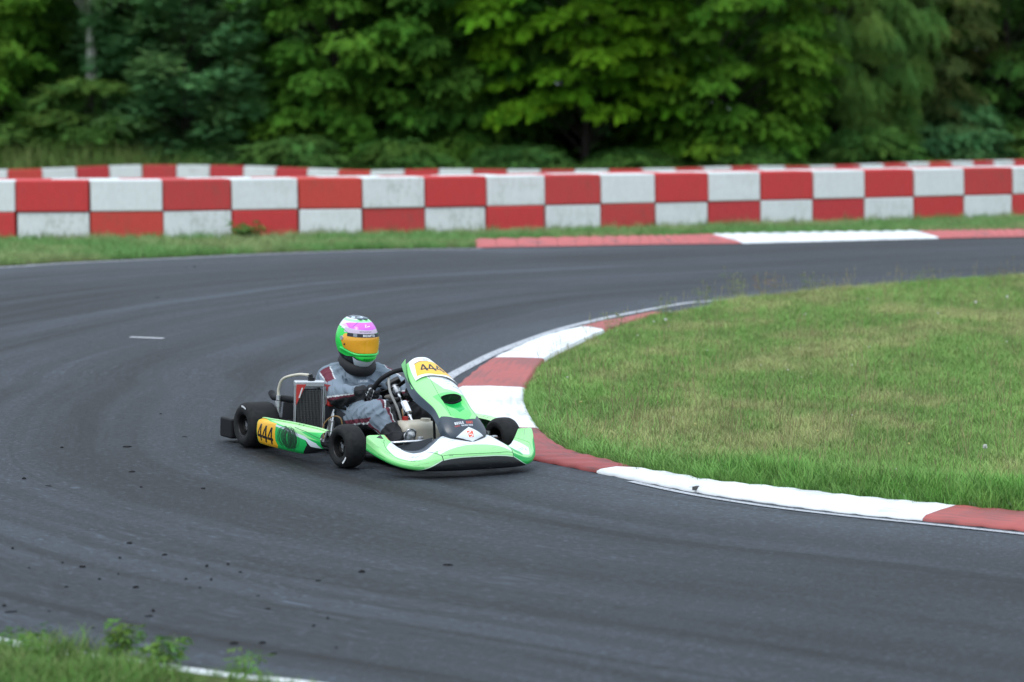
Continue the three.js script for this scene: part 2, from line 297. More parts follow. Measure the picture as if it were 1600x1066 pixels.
{ // near wall: points one block apart along the curve behind the verge
  const xs = [-11.48, -10.43, -9.38, -8.32, -7.266, -6.201, -5.15, -4.17, -3.204, -2.252, -1.32, -0.384, 0.525, 1.41, 2.29, 3.164, 4.04, 4.956, 5.87, 6.768, 7.695, 8.619, 9.53, 10.43, 11.3, 12.2, 13.1];
  const path = (i) => { const k = Math.min(25, Math.floor(i)), q = mix(xs[k], xs[k + 1], i - k); return [q, -0.03, nearWallZ(q)]; };
  barrier('two course red and white chequered block wall nearest the track', path, 1.0, 25, 1, 0.47, 0.5, 2, 5);
}
{ // far wall, on lower ground in front of the wood
  const zf = (x) => -84.2 - 0.55 * Math.max(0, x - 4) - 0.012 * Math.max(0, x - 4) ** 2 - 1.2 * smooth(-15, -11, x) * (1 - smooth(-9, -4, x));
  const rise = along([[-26, 0.02], [-15.2, -0.03], [-13.2, 0.03], [-11.6, 0.1], [-8.5, 0.08], [-6.3, 0.0], [-4.2, -0.06], [-2.4, -0.01], [1.1, -0.03], [4.8, 0.0], [7.5, 0.04], [9.3, 0.0], [11.1, 0.02], [14, 0.06], [22, 0.05]]);
  const pts = [-21.2]; while (pts.length < 46) { const x = pts[pts.length - 1], e = 0.05, s = (zf(x + e) - zf(x)) / e; pts.push(x + 1.02 / Math.hypot(1, s)); }
  const path = (i) => { const k = Math.floor(i), q = pts[Math.min(k, 45)]; return [q, -1.04 + 0.8 * rise(q), zf(q)]; };
  barrier('farther red and white block wall seen above the near wall, below the trees', path, 1.02, 44, 1, 0.47, 0.45, 1, 9);
}

// ---------------------------------------------------------------- grass
function blades(n, h, spread, width, seed, lean = 0.5) {
  const r = rng(seed), pos = [], nor = [], idx = [];
  for (let i = 0; i < n; i++) {
    const a = r() * 6.283, d = spread * Math.sqrt(r()), x = Math.cos(a) * d, z = Math.sin(a) * d, b = r() * 6.283, l = h * (0.45 + 0.75 * r()), bend = lean * l * (0.25 + r()), w = width * (0.6 + 0.7 * r());
    const cx = Math.cos(b), cz = Math.sin(b), px = -cz, pz = cx, k = pos.length / 3;
    for (let s = 0; s < 3; s++) { const t = s / 3, o = bend * t * t, ww = w * (1 - t * 0.55) * 0.5, y = l * (t - 0.12 * t * t * lean); for (const e of [-1, 1]) { pos.push(x + cx * o + px * ww * e, y, z + cz * o + pz * ww * e); nor.push(cx * 0.5, 0.8, cz * 0.5); } }
    pos.push(x + cx * bend, l * (1 - 0.15 * lean), z + cz * bend); nor.push(cx * 0.5, 0.8, cz * 0.5);
    idx.push(k, k + 1, k + 3, k, k + 3, k + 2, k + 2, k + 3, k + 5, k + 2, k + 5, k + 4, k + 4, k + 5, k + 6);
  }
  const g = new THREE.BufferGeometry(); g.setAttribute('position', new THREE.Float32BufferAttribute(pos, 3)); g.setIndex(idx); g.computeVertexNormals(); return g;
}
const leafMaterial = (roughness = 0.9, transmission = 0.3) => new THREE.MeshPhysicalMaterial({ color: 0xffffff, roughness, transmission, thickness: 0, side: THREE.DoubleSide, specularIntensity: 0.35 });
const grassMat = leafMaterial(0.85, 0.25), dryMat = leafMaterial(0.9, 0.2);
function scatter(name, geometry, material, places, parent) { // places: [x, y, z, turn, size, tallness, color]
  const m = new THREE.InstancedMesh(geometry, material, places.length), q = new THREE.Object3D(), c = new THREE.Color(); m.castShadow = m.receiveShadow = true;
  places.forEach(([x, y, z, turn, size, tall, col], i) => { q.position.set(x, y, z); q.rotation.set(0, turn, 0); q.scale.set(size, size * tall, size); q.updateMatrix(); m.setMatrixAt(i, q.matrix); m.setColorAt(i, c.setRGB(...col)); });
  m.name = parent ? name : numbered(name); kind(m, 'stuff'); (parent ?? scene).add(m); return m;
}
const tuftA = blades(16, 0.1, 0.055, 0.0055, 3, 0.75), tuftB = blades(11, 0.15, 0.05, 0.0065, 4, 0.9), tuftC = blades(7, 0.19, 0.05, 0.004, 8, 0.55), tuftD = blades(5, 0.16, 0.04, 0.005, 18, 1.3);
// a thin stalk with a seed head
const strawGeo = (() => { const l = []; const r = rng(12); for (let i = 0; i < 3; i++) { const a = r() * 6.28, x = 0.03 * Math.cos(a), z = 0.03 * Math.sin(a), h = 0.2 + 0.1 * r(), tx = x + (r() - 0.5) * 0.1, tz = z + (r() - 0.5) * 0.1; l.push(clean(rod([x, 0, z], [tx, h, tz], 0.0013, 0.0009, 4)), clean(rod([tx, h, tz], [tx + (tx - x) * 0.3, h + 0.05, tz + (tz - z) * 0.3], 0.0032, 0.0008, 5))); } return mergeGeometries(l); })();
kind(mesh('infield_ground', sheet(infieldPoly, 0.03, 0.5), soil), 'structure', 'turf ground inside the bend');
{
  const r = rng(101), A = [], B = [], D = [];
  const near = (x, z) => { let m = 9; for (const [a, b] of infieldPoly) m = Math.min(m, (a - x) ** 2 + (b - z) ** 2); return Math.sqrt(m); };
  const right = (z) => 0.19 * -z + 0.9, kerbLine = spline2(kerbIn.slice(9), 120), spline2K = (t) => { const i = Math.min(119, Math.floor(t * 120)), [ax, az] = kerbLine[i], [bx, bz] = kerbLine[i + 1], l = Math.hypot(bx - ax, bz - az); return [ax, az, -(az - bz) / l, -(bx - ax) / l]; };
  for (let k = 0; k < 230000 && A.length + B.length < 62000; k++) {
    const z = -35 + 23 * r(), x = -0.3 + 9.2 * r(); if (x > right(z) || !inside(grassPoly, x, z)) continue;
    if (r() > mix(0.55, 1, smooth(-32, -18, z))) continue;
    const edge = near(x, z), dry = 0.6 * fbm(x * 1.15 + 0.6 * z + 7, z * 0.55 - 0.4 * x + 60, 256, 4) + 0.4 * fbm(x * 3.1 + 11, z * 1.7 + 33, 256, 3), lush = fbm(x * 1.7 - 0.5 * z + 30, z * 1.1 + 90, 256, 3), t = r();
    const rank = smooth(1.1, 0.2, edge) * 0.75 * smooth(-17.6, -15.6, z) + smooth(-17, -14.6, z) * 0.3;      // taller, greener growth along the near kerb
    const yel = clamp(smooth(0.42, 0.6, dry) * 0.7 - rank * 0.8 + 0.6 * (r() - 0.42)), v = (0.6 + 0.75 * r()) * (0.8 + 0.4 * lush);
    const col = [mix(0.2, 0.45, yel) * v, mix(0.365, 0.45, yel) * v, mix(0.09, 0.2, yel) * v];
    if (rank > 0.3 && r() < 0.45) { col[0] *= 0.8; col[2] *= 0.85; }
    const y = fall(x, z) + 0.028, s = mix(0.6, 1.0, r()) * (0.62 + 0.4 * lush) * mix(0.62, 1, smooth(0.02, 0.3, edge)) * (1 + 0.55 * rank);
    (t < 0.62 ? A : B).push([x, y, z, r() * 6.283, s, 0.6 + 0.45 * r() + 0.4 * rank, col]);
    if (r() < 0.012 + 0.03 * yel) D.push([x, y, z, r() * 6.283, 0.45 + 0.5 * r(), 1, [0.34 * v, 0.30 * v, 0.15 * v]]);
  }
  // long arching blades, some of them caught by the kerb paint
  const L = []; for (let k = 0; k < 1500; k++) { const t = r(), q = spline2K(t), off = 0.04 + 0.9 * r() * r(), x = q[0] + q[2] * off, z = q[1] + q[3] * off, v = 0.8 + 0.5 * r(), white = off < 0.14 && t > 0.82 && t < 0.95 && r() < 0.5; L.push([x, fall(x, z) + 0.028, z, r() * 6.283, white ? 0.35 + 0.2 * r() : 0.6 + 0.4 * r(), 0.8 + 0.4 * r(), white ? [0.5, 0.54, 0.5] : [0.2 * v, 0.38 * v, 0.1 * v]]); }
  scatter('long_grass', tuftD, grassMat, L).userData.label = 'long arching grass blades along the near kerb, some tipped with white paint';
  scatter('infield_grass', tuftA, grassMat, A).userData.label = 'green lawn grass filling the inside of the bend';
  scatter('infield_grass', tuftB, grassMat, B).userData.label = 'longer coarse grass tufts inside the bend';
  const F = []; for (let k = 0; k < 2600 && F.length < 90; k++) { const z = -33 + 18 * r(), x = 0.2 + 7.5 * r(); if (x > right(z) || !inside(grassPoly, x, z)) continue; const s = 0.6 + 0.7 * r(); F.push([x, fall(x, z) + 0.05 + 0.05 * r(), z, r() * 6.28, s, 0.8, r() < 0.7 ? [0.62, 0.62, 0.55] : [0.55, 0.5, 0.2]]); }
  scatter('clover_flowers', new THREE.IcosahedronGeometry(0.009, 1), dryMat, F).userData.label = 'tiny pale flowers dotted over the infield';
  scatter('seed_stalks', strawGeo, dryMat, D).userData.label = 'thin dry grass stalks over the infield';
}
const vergeFar = [[-15, -25], ...outerEdge.slice(1), ...farKerbIn, [14, -46], [14, -60], [-22, -60], [-22, -25]];
kind(mesh('verge_ground', sheet(vergeFar, 0.012, 0.5), soil), 'structure', 'turf verge under the barrier');
{
  const r = rng(202), A = [], C = [], curve = spline2([...outerEdge, ...farKerbIn.slice(1)], 200);
  for (let k = 0; k < 60000 && A.length < 17000; k++) {
    const x = -12 + 24 * r(), z = -50 + 20 * r(); if (!inside(vergeFar, x, z)) continue; const w = nearWallZ(x); if (z < w + 0.03) continue;
    const yel = clamp(0.75 * smooth(0.4, 0.65, fbm(x * 0.8, z + 50, 256, 3)) + 0.3 * (r() - 0.4)), v = 0.75 + 0.5 * r(), byWall = smooth(0.8, 0.05, z - w);
    A.push([x, fall(x, z) + 0.01, z, r() * 6.283, 0.7 + 0.6 * r(), 0.75 + 0.5 * r() + 0.3 * byWall * r(), [mix(0.16, 0.33, yel) * v, mix(0.34, 0.38, yel) * v, mix(0.10, 0.17, yel) * v]]);
    if (byWall > 0.5 && r() < 0.35) C.push([x, fall(x, z) + 0.01, z, r() * 6.283, 0.7 + 0.7 * r(), 1, [0.17 * v, 0.22 * v, 0.09 * v]]);
  }
  scatter('verge_grass', tuftA, grassMat, A).userData.label = 'mown grass strip between the track and the barrier';
  scatter('verge_grass', tuftC, grassMat, C).userData.label = 'sparse longer grass along the foot of the barrier';
}
const vergeNear = [...spline2(nearLine.slice(0, -1), 60).map(([x, z]) => [x - 0.03, z + 0.06]), [0.4, -8.5], [-7, -8.5], [-7, -13.2]];
kind(mesh('verge_ground', sheet(vergeNear, 0.012, 0.5), soil), 'structure', 'turf in the near corner beside the track');
{
  const r = rng(303), A = [], B = [], lineAt = spline2(nearLine, 80), nearLineGap = (x, z) => { let m = 9; for (const [a, b] of lineAt) m = Math.min(m, Math.hypot(a - x, b - z)); return smooth(0.05, 0.3, m + 0.9 * (fbm(x * 3.3 + 9, z * 3.3 + 40, 256, 2) - 0.45)); };
  for (let k = 0; k < 30000 && A.length + B.length < 3600; k++) {
    const x = -3.2 + 3.2 * r(), z = -11.6 + 2.6 * r(); if (!inside(vergeNear, x, z)) continue; const v = 0.7 + 0.55 * r(), y = clamp(r() * 1.4 - 0.7);
    const low = nearLineGap(x, z) * (1 - 0.85 * smooth(-1.42, -1.2, x)) * (1 - 0.6 * smooth(-1.8, -1.95, x)), s = mix(0.32, 0.85, low) + 0.25 * r() * low;
    (r() < 0.6 ? A : B).push([x, fall(x, z) + 0.01, z, r() * 6.283, s, 0.7 + 0.4 * r(), [mix(0.12, 0.27, y) * v, mix(0.25, 0.27, y) * v, mix(0.05, 0.12, y) * v]]);
  }
  scatter('corner_grass', tuftA, grassMat, A).userData.label = 'short grass in the near corner';
  scatter('corner_grass', tuftB, grassMat, B).userData.label = 'coarse grass in the near corner';
}

// ---------------------------------------------------------------- leaves, bushes and trees
function sprig(n, length, leaf, width, droop, seed) { // a twig with n leaves, each two faces folded along the midrib
  const r = rng(seed), pos = [], idx = [];
  for (let i = 0; i < n; i++) {
    const t = (i + 0.6) / n, side = i % 2 ? 1 : -1, bx = length * t, by = -droop * t * t, a = side * (0.5 + 0.6 * r()) * (i === n - 1 ? 0.1 : 1), l = leaf * (0.75 + 0.5 * r()), w = width * (0.8 + 0.4 * r()), tilt = -0.5 * r() + 0.15, roll = (r() - 0.5) * 0.9;
    const dx = Math.cos(a) * Math.cos(tilt), dz = Math.sin(a) * Math.cos(tilt), dy = Math.sin(tilt), sx = -Math.sin(a), sz = Math.cos(a), k = pos.length / 3;
    const push = (f, s, lift) => pos.push(bx + dx * l * f + sx * w * s * Math.cos(roll), by + dy * l * f + lift + w * s * Math.sin(roll), (r() - 0.5) * 0.02 * length + dz * l * f + sz * w * s * Math.cos(roll));
    push(0, 0, 0); push(0.45, 0.5, 0.12 * w); push(1, 0, -0.1 * l); push(0.45, -0.5, 0.12 * w);
    idx.push(k, k + 1, k + 2, k, k + 2, k + 3);
  }
  const g = new THREE.BufferGeometry(); g.setAttribute('position', new THREE.Float32BufferAttribute(pos, 3)); g.setIndex(idx); g.computeVertexNormals(); return g;
}
const SPRIGS = { beech: sprig(9, 0.34, 0.13, 0.085, 0.09, 1), willow: sprig(14, 0.5, 0.13, 0.034, 0.3, 2), sallow: sprig(11, 0.34, 0.115, 0.055, -0.02, 3), maple: sprig(7, 0.36, 0.17, 0.14, 0.12, 4), fine: sprig(14, 0.36, 0.07, 0.05, 0.16, 5), bramble: sprig(9, 0.4, 0.12, 0.09, 0.1, 6) };
const foliageMat = new THREE.MeshPhysicalMaterial({ color: 0xffffff, roughness: 0.8, transmission: 0.24, thickness: 0, side: THREE.DoubleSide, specularIntensity: 0.1 }), bark = mat(0xffffff, 0.95, { map: dataTexture(64, 256, (u, v) => { const n = fbm(u * 10, v * 14, 256, 4), s = vnoise(u * 12, v * 4, 12, 256); const k = 0.16 + 0.16 * n - 0.08 * s; return [k * 1.08, k, k * 0.86]; }) });
const birchBark = mat(0xffffff, 0.8, { map: dataTexture(64, 512, (u, v) => { const n = fbm(u * 4, v * 70, 256, 4), s = smooth(0.62, 0.7, vnoise(u * 5 + 3, v * 60, 256, 256)); const k = mix(0.84 + 0.1 * n, 0.16, s * smooth(0.35, 0.6, fbm(u * 3, v * 9, 256, 3))); return [k, k * 0.99, k * 0.96]; }) });
const up = V3(0, 1, 0);
function foliage(name, tiers, geometry, col, vary, seed, parent) {
  // tiers: [x, y, z, radius, thickness, sprigs, outX, outZ, droop]; each is a spray of twigs fanning outward
  const r = rng(seed), total = tiers.reduce((a, t) => a + t[5], 0), m = new THREE.InstancedMesh(geometry, foliageMat, total), q = new THREE.Object3D(), c = new THREE.Color(); m.castShadow = m.receiveShadow = true;
  let i = 0;
  for (const [x, y, z, R, T, n, ox, oz, droop] of tiers) {
    const hue = r() - 0.5, val = 0.8 + 0.4 * r();
    for (let k = 0; k < n; k++) {
      const a = r() * 6.283, d = Math.sqrt(r()), lx = Math.cos(a) * d * R, lz = Math.sin(a) * d * R, out = (lx * ox + lz * oz) / R;
      q.position.set(x + lx, y + (r() - 0.5) * T * 2 * (1 - d * 0.6) - droop * R * (0.5 * out + 0.5 * d * d), z + lz);
      q.rotation.set(0, 0, 0); q.rotation.order = 'YZX';
      q.rotation.y = -Math.atan2(lz + oz * R * 0.6, lx + ox * R * 0.6) + (r() - 0.5) * 1.3; q.rotation.z = -droop * (0.3 + 0.7 * d) + (r() - 0.45) * 0.7; q.rotation.x = (r() - 0.5) * 0.9;
      const s = 0.7 + 0.6 * r(); q.scale.set(s, s, s); q.updateMatrix(); m.setMatrixAt(i, q.matrix);
      const v = val * (0.75 + 0.5 * r()), h = vary * (hue + 0.6 * (r() - 0.5)); m.setColorAt(i++, c.setRGB(col[0] * v * (1 + 1.2 * h), col[1] * v, col[2] * v * (1 - 0.5 * h)));
    }
  }
  m.name = name; kind(m, 'stuff'); parent.add(m); return m;
}
const FOREST = -1.0;
function tree(name, label, x, z, o) { // o: height, radius, low, tiers, sprigs, type, color, lean
  const g = group(name); g.position.set(x, FOREST, z); tag(g, label, 'tree', 'trees along the edge of the wood');
  const r = rng(o.seed), H = o.height, limbs = [], tiers = [];
  const top = [o.lean ?? 0.3 * (r() - 0.5), H * 0.85, 0.3 * (r() - 0.5)], tr = o.trunk ?? 0.16;
  const c = new THREE.CatmullRomCurve3([V3(0, -0.2, 0), V3(top[0] * 0.2 + 0.1, H * 0.25, 0), V3(top[0] * 0.6, H * 0.55, top[2] * 0.6), V3(...top)]);
  const trunk = new THREE.TubeGeometry(c, 20, 1, 9), p = trunk.attributes.position;
  for (let j = 0; j <= 20; j++) { const cc = c.getPoint(j / 20), rad = tr * (1 - 0.8 * (j / 20)) * (j === 0 ? 1.4 : 1); for (let i = 0; i <= 9; i++) { const k = j * 10 + i; p.setXYZ(k, cc.x + (p.getX(k) - cc.x) * rad, cc.y + (p.getY(k) - cc.y) * rad, cc.z + (p.getZ(k) - cc.z) * rad); } }
  trunk.computeVertexNormals(); mesh('trunk', trunk, o.bark ?? bark, g);
  for (let k = 0; k < o.tiers; k++) {
    const u = k / o.tiers, y = mix(o.low, H, Math.pow(u, 1.25)), e = (y - o.low) / (H - o.low), a = k * 2.399 + r() * 0.9;
    const R = o.radius * (e < 0.3 ? mix(0.75, 1, e / 0.3) : Math.sqrt(Math.max(0.06, 1 - ((e - 0.3) / 0.72) ** 2))) * (0.35 + 0.75 * Math.sqrt(r()));
    const base = c.getPoint(clamp(y / (H * 0.85)) * 0.92), X = base.x + Math.cos(a) * R, Z = base.z + Math.sin(a) * R, big = y > 7.2 ? 1.35 : 1;
    tiers.push([X, y - 0.08 * R, Z, (o.spray ?? 0.6) * (0.7 + 0.6 * r()) * big, o.thick ?? 0.3, Math.round(o.sprigs * (y > 7.2 ? 0.6 : 1) * (Z < base.z - 0.6 ? 0.55 : 1)), Math.cos(a), Math.sin(a), (o.droop ?? 0.35) * (0.6 + 0.7 * r())]);
    if (k % 2 === 0 && y < 8) { const b = c.getPoint(clamp((y - 0.5 * R) / (H * 0.85)) * 0.92); limbs.push(clean(new THREE.TubeGeometry(new THREE.QuadraticBezierCurve3(b, V3(mix(b.x, X, 0.5), y - 0.1 * R, mix(b.z, Z, 0.5)), V3(X, y - 0.1 * R, Z)), 5, 0.028, 5))); }
  }
  mesh('limbs', mergeGeometries(limbs), o.bark ?? bark, g);
  foliage('crown', tiers, SPRIGS[o.type], o.color, o.vary ?? 0.25, o.seed + 5, g);
}
function bush(label, x, z, o) {
  const g = group('bush'); g.position.set(x, FOREST, z); tag(g, label, 'bush', 'bushes at the foot of the wood');
  const r = rng(o.seed), stems = [], tiers = [];
  for (let k = 0; k < o.tiers; k++) {
    const a = r() * 6.283, e = Math.sqrt(r()), y = o.height * (0.12 + 0.85 * Math.pow(r(), 0.8)), R = o.radius * e * Math.sqrt(Math.max(0.08, 1 - (y / o.height) ** 2 * 0.85));
    const X = Math.cos(a) * R, Z = Math.sin(a) * R; tiers.push([X, y, Z, 0.45 + 0.35 * r(), 0.2, o.sprigs, Math.cos(a), Math.sin(a), o.droop ?? 0.25]);
    if (k % 3 === 0) stems.push(clean(new THREE.TubeGeometry(new THREE.QuadraticBezierCurve3(V3(X * 0.2, -0.1, Z * 0.2), V3(X * 0.45, y * 0.6, Z * 0.45), V3(X, y, Z)), 5, 0.02, 5)));
  }
  mesh('stems', mergeGeometries(stems), bark, g); foliage('foliage', tiers, SPRIGS[o.type], o.color, o.vary ?? 0.25, o.seed + 3, g);
}
const GREEN = { blue: [0.115, 0.26, 0.09], mid: [0.085, 0.21, 0.03], lime: [0.105, 0.255, 0.012], deep: [0.075, 0.19, 0.04], olive: [0.15, 0.2, 0.06], sage: [0.14, 0.27, 0.06] };
tree('birch_tree', 'slim birch with a pale trunk near the left edge of the wood', -13.6, -90.4, { height: 13, radius: 2.2, low: 6.6, tiers: 70, sprigs: 70, type: 'fine', color: GREEN.mid, seed: 1, trunk: 0.23, bark: birchBark, droop: 0.7, lean: 0.25 });
tree('leafy_tree', 'dark green tree at the left end, beside the birch', -18.0, -91.5, { height: 12, radius: 3.1, low: 1.0, tiers: 190, sprigs: 75, type: 'beech', color: [0.115, 0.27, 0.03], seed: 2 });
tree('willow_tree', 'bushy grey-green sallow with upswept branches, just past the birch', -10.6, -90.8, { height: 9.5, radius: 3.0, low: 0.7, tiers: 230, sprigs: 75, type: 'sallow', color: GREEN.blue, seed: 3, droop: 0.1, spray: 0.5, thick: 0.45 });
tree('leafy_tree', 'mid green broadleaf tree between the sallow and the dark hollow', -5.8, -91.2, { height: 13, radius: 3.2, low: 1.2, tiers: 210, sprigs: 75, type: 'beech', color: [0.105, 0.26, 0.03], seed: 4 });
tree('leafy_tree', 'deep green tree with drooping sprays left of the brightest tree', -1.9, -92.0, { height: 14, radius: 3.2, low: 1.4, tiers: 200, sprigs: 70, type: 'maple', color: [0.07, 0.18, 0.025], seed: 5, droop: 0.5 });
tree('leafy_tree', 'brightest yellow-green beech with layered branches, over the deepest shade', 2.3, -91.0, { height: 14, radius: 3.7, low: 2.9, tiers: 190, sprigs: 75, type: 'beech', color: GREEN.lime, seed: 6, droop: 0.45, thick: 0.2 });
tree('leafy_tree', 'fresh green beech whose tiers hang lowest right of centre', 6.7, -92.0, { height: 13, radius: 3.4, low: 1.6, tiers: 210, sprigs: 75, type: 'beech', color: [0.095, 0.225, 0.02], seed: 7, droop: 0.45, thick: 0.22 });
tree('willow_tree', 'olive willow with long hanging twigs, right of the beeches', 11.0, -96.0, { height: 12, radius: 2.8, low: 2.2, tiers: 170, sprigs: 80, type: 'willow', color: GREEN.sage, seed: 8, droop: 0.8, spray: 0.5, thick: 0.4 });
tree('leafy_tree', 'dull brownish-green tree behind the hanging willow', 13.8, -99.5, { height: 12, radius: 2.9, low: 1.4, tiers: 170, sprigs: 75, type: 'fine', color: GREEN.olive, seed: 9 });
tree('leafy_tree', 'darkest tree at the right end of the wood', 17.6, -101.0, { height: 13, radius: 3.3, low: 1.2, tiers: 190, sprigs: 75, type: 'beech', color: [0.07, 0.165, 0.03], seed: 10 });
tree('leafy_tree', 'green tree standing behind the birch and the sallow', -14.0, -95.0, { height: 13, radius: 3.4, low: 1.2, tiers: 200, sprigs: 75, type: 'beech', color: [0.075, 0.18, 0.035], seed: 11 });
const bushes = [
  ['rounded bluish-green bush at the right end below the darkest tree', 15.2, -98.0, 2.9, 2.1, 'maple', GREEN.blue, 44],
  ['low bluish bush beside the right edge', 18.4, -98.8, 2.2, 1.6, 'sallow', GREEN.sage, 45],
  ['dark low bush under the hanging willow', 11.6, -93.2, 1.9, 1.9, 'bramble', [0.085, 0.2, 0.04], 46],
  ['dark bramble bush under the lowest beech tiers', 7.4, -89.8, 1.5, 1.8, 'bramble', [0.08, 0.195, 0.035], 47],
  ['dark bramble mound in the deep shade of the brightest beech', 3.6, -89.4, 1.35, 1.8, 'bramble', [0.08, 0.195, 0.04], 48],
  ['green bramble mound just right of the middle of the far wall', 0.2, -88.6, 1.45, 1.7, 'bramble', [0.085, 0.2, 0.045], 49],
  ['green bramble mound left of the dark hollow', -3.4, -88.2, 1.7, 1.8, 'bramble', [0.09, 0.2, 0.04], 50],
  ['bramble mound with lighter leaves below the mid green tree', -6.8, -88.6, 1.8, 1.7, 'maple', [0.1, 0.21, 0.045], 51],
  ['leafy mound in front of the sallow', -9.6, -89.6, 1.6, 1.6, 'bramble', [0.09, 0.2, 0.05], 52],
  ['nettle-like mound below the birch', -13.4, -89.2, 3.6, 1.9, 'sallow', [0.12, 0.24, 0.05], 53],
  ['pale green mound at the left edge', -16.6, -88.6, 2.2, 1.8, 'sallow', [0.13, 0.25, 0.055], 54],
];
for (const [label, x, z, h, R, type, color, seed] of bushes) bush(label, x, z, { height: h, radius: R, type, color, seed, tiers: 60, sprigs: 60 });
{ // the wood behind the first trees, one mass
  const w = group('woodland'); kind(w, 'stuff', 'dense dark wood behind the first row of trees');
  const r = rng(900), trunks = [], tiers = [];
  for (let k = 0; k < 34; k++) { const x = -30 + 62 * r(), z = -101 - 13 * r() - 0.3 * Math.max(0, x); trunks.push(clean(rod([x, -1.2, z], [x + 0.6 * (r() - 0.5), 10, z], 0.2, 0.1, 7))); }
  for (let k = 0; k < 2600; k++) { const x = -31 + 64 * r(), z = -99 - 16 * r() - 0.35 * Math.max(0, x - 4), y = -0.8 + 12 * Math.pow(r(), 1.15); tiers.push([x, y, z, 1.1 + 0.6 * r(), 0.4, 40, 0, 1, 0.4]); }
  mesh('trunks', mergeGeometries(trunks), bark, w); foliage('leaves', tiers, sprig(6, 0.6, 0.3, 0.24, 0.15, 60), [0.06, 0.145, 0.03], 0.3, 901, w);
}
{ // rough tall grass between the far wall and the bushes
  const r = rng(404), A = [];
  const g = blades(14, 1.0, 0.3, 0.03, 14, 0.5);
  for (let k = 0; k < 2600; k++) { const x = -20 + 40 * r(), z = -86.2 - 3.2 * r() - 0.62 * Math.max(0, x - 4), left = smooth(-8, -12, x), v = 0.7 + 0.6 * r(), y = clamp(left * 0.6 * r() + 0.12 * r()); A.push([x, FOREST - 0.05, z, r() * 6.283, (0.7 + 0.5 * r()) * mix(0.9, 1.45, left), 1, [mix(0.12, 0.28, y) * v, mix(0.25, 0.29, y) * v, mix(0.05, 0.11, y) * v]]); }
  scatter('rough_grass', g, grassMat, A).userData.label = 'tall rough grass in front of the wood, driest at the left';
}

// ---------------------------------------------------------------- the kart (own axes: x forward, y up, z to the driver's right)
const kart = group('racing_kart');
tag(kart, 'green and white racing kart number 444 turning in at the kerb', 'kart');
{
  // stand it on its four tyres: the ground falls a little towards the kerb
  const th = (57.8 * Math.PI) / 180, ox = -1.07, oz = -17.45, c = Math.cos(th), q = Math.sin(th), under = (a, b) => fall(ox + c * a - q * b, oz + q * a + c * b);
  const [nr, fr, nf, ff] = [under(0, 0.59), under(0, -0.59), under(1.05, 0.53), under(1.05, -0.53)], sx = (nf + ff - nr - fr) / 2.1, sz = ((nr - fr) / 1.18 + (nf - ff) / 1.06) / 2;
  const X = V3(c, sx, q).normalize(), Z0 = V3(-q, sz, c), Y = Z0.clone().cross(X).normalize(), Z = X.clone().cross(Y);
  kart.quaternion.setFromRotationMatrix(new THREE.Matrix4().makeBasis(X, Y, Z)); kart.position.set(ox, (nr + fr) / 2 + 0.003, oz);
}
const dull = (color, roughness, more = {}) => new THREE.MeshPhysicalMaterial({ color, roughness, specularIntensity: 0.45, side: THREE.DoubleSide, ...more });
const K = {
  black: mat(lin(0.012, 0.013, 0.015), 0.42), matt: dull(lin(0.01, 0.0105, 0.012), 0.6), tread: dull(0xffffff, 0.72, { map: dataTexture(256, 64, (u, v) => { const n = fbm(u * 60, v * 14, 512, 4), k = 0.1 + 0.08 * n; return [k, k * 1.005, k * 1.02]; }) }),
  steel: mat(lin(0.55, 0.56, 0.58), 0.3, { metalness: 1 }), chrome: mat(lin(0.8, 0.8, 0.82), 0.12, { metalness: 1 }), alu: mat(lin(0.62, 0.63, 0.65), 0.42, { metalness: 0.85 }), rim: mat(lin(0.02, 0.02, 0.02), 0.4, { metalness: 0.6 }),
  red: mat(lin(0.45, 0.03, 0.025), 0.4), cream: mat(lin(0.62, 0.58, 0.47), 0.5), tank: new THREE.MeshPhysicalMaterial({ color: lin(0.62, 0.57, 0.47), roughness: 0.5, side: THREE.DoubleSide }), white: mat(lin(0.75, 0.76, 0.77), 0.45), green: mat(lin(0.05, 0.55, 0.14), 0.35), grey: dull(lin(0.03, 0.035, 0.042), 0.5), hose: mat(lin(0.33, 0.33, 0.32), 0.45), brown: mat(lin(0.22, 0.13, 0.05), 0.5),
};
const GR = { light: '#a0ea98', mid: '#3bc964', dark: '#11a94c', pale: '#b6f0a6', white: '#e9eef2', black: '#15181c', slate: '#39434e', yellow: '#f6b81c' };

function grime(x, w, h, n, seed, style) { const r = rng(seed); x.fillStyle = style; for (let i = 0; i < n; i++) { const cx = r() * w, cy = r() * h, k = 1 + Math.floor(6 * r()); for (let j = 0; j < k; j++) { x.globalAlpha = 0.08 + 0.35 * r() * r(); const q = 0.5 + 2.2 * r() * r(); x.fillRect(cx + (r() - 0.5) * 40, cy + (r() - 0.5) * 26, q * (1 + r()), q); } } x.globalAlpha = 1; }
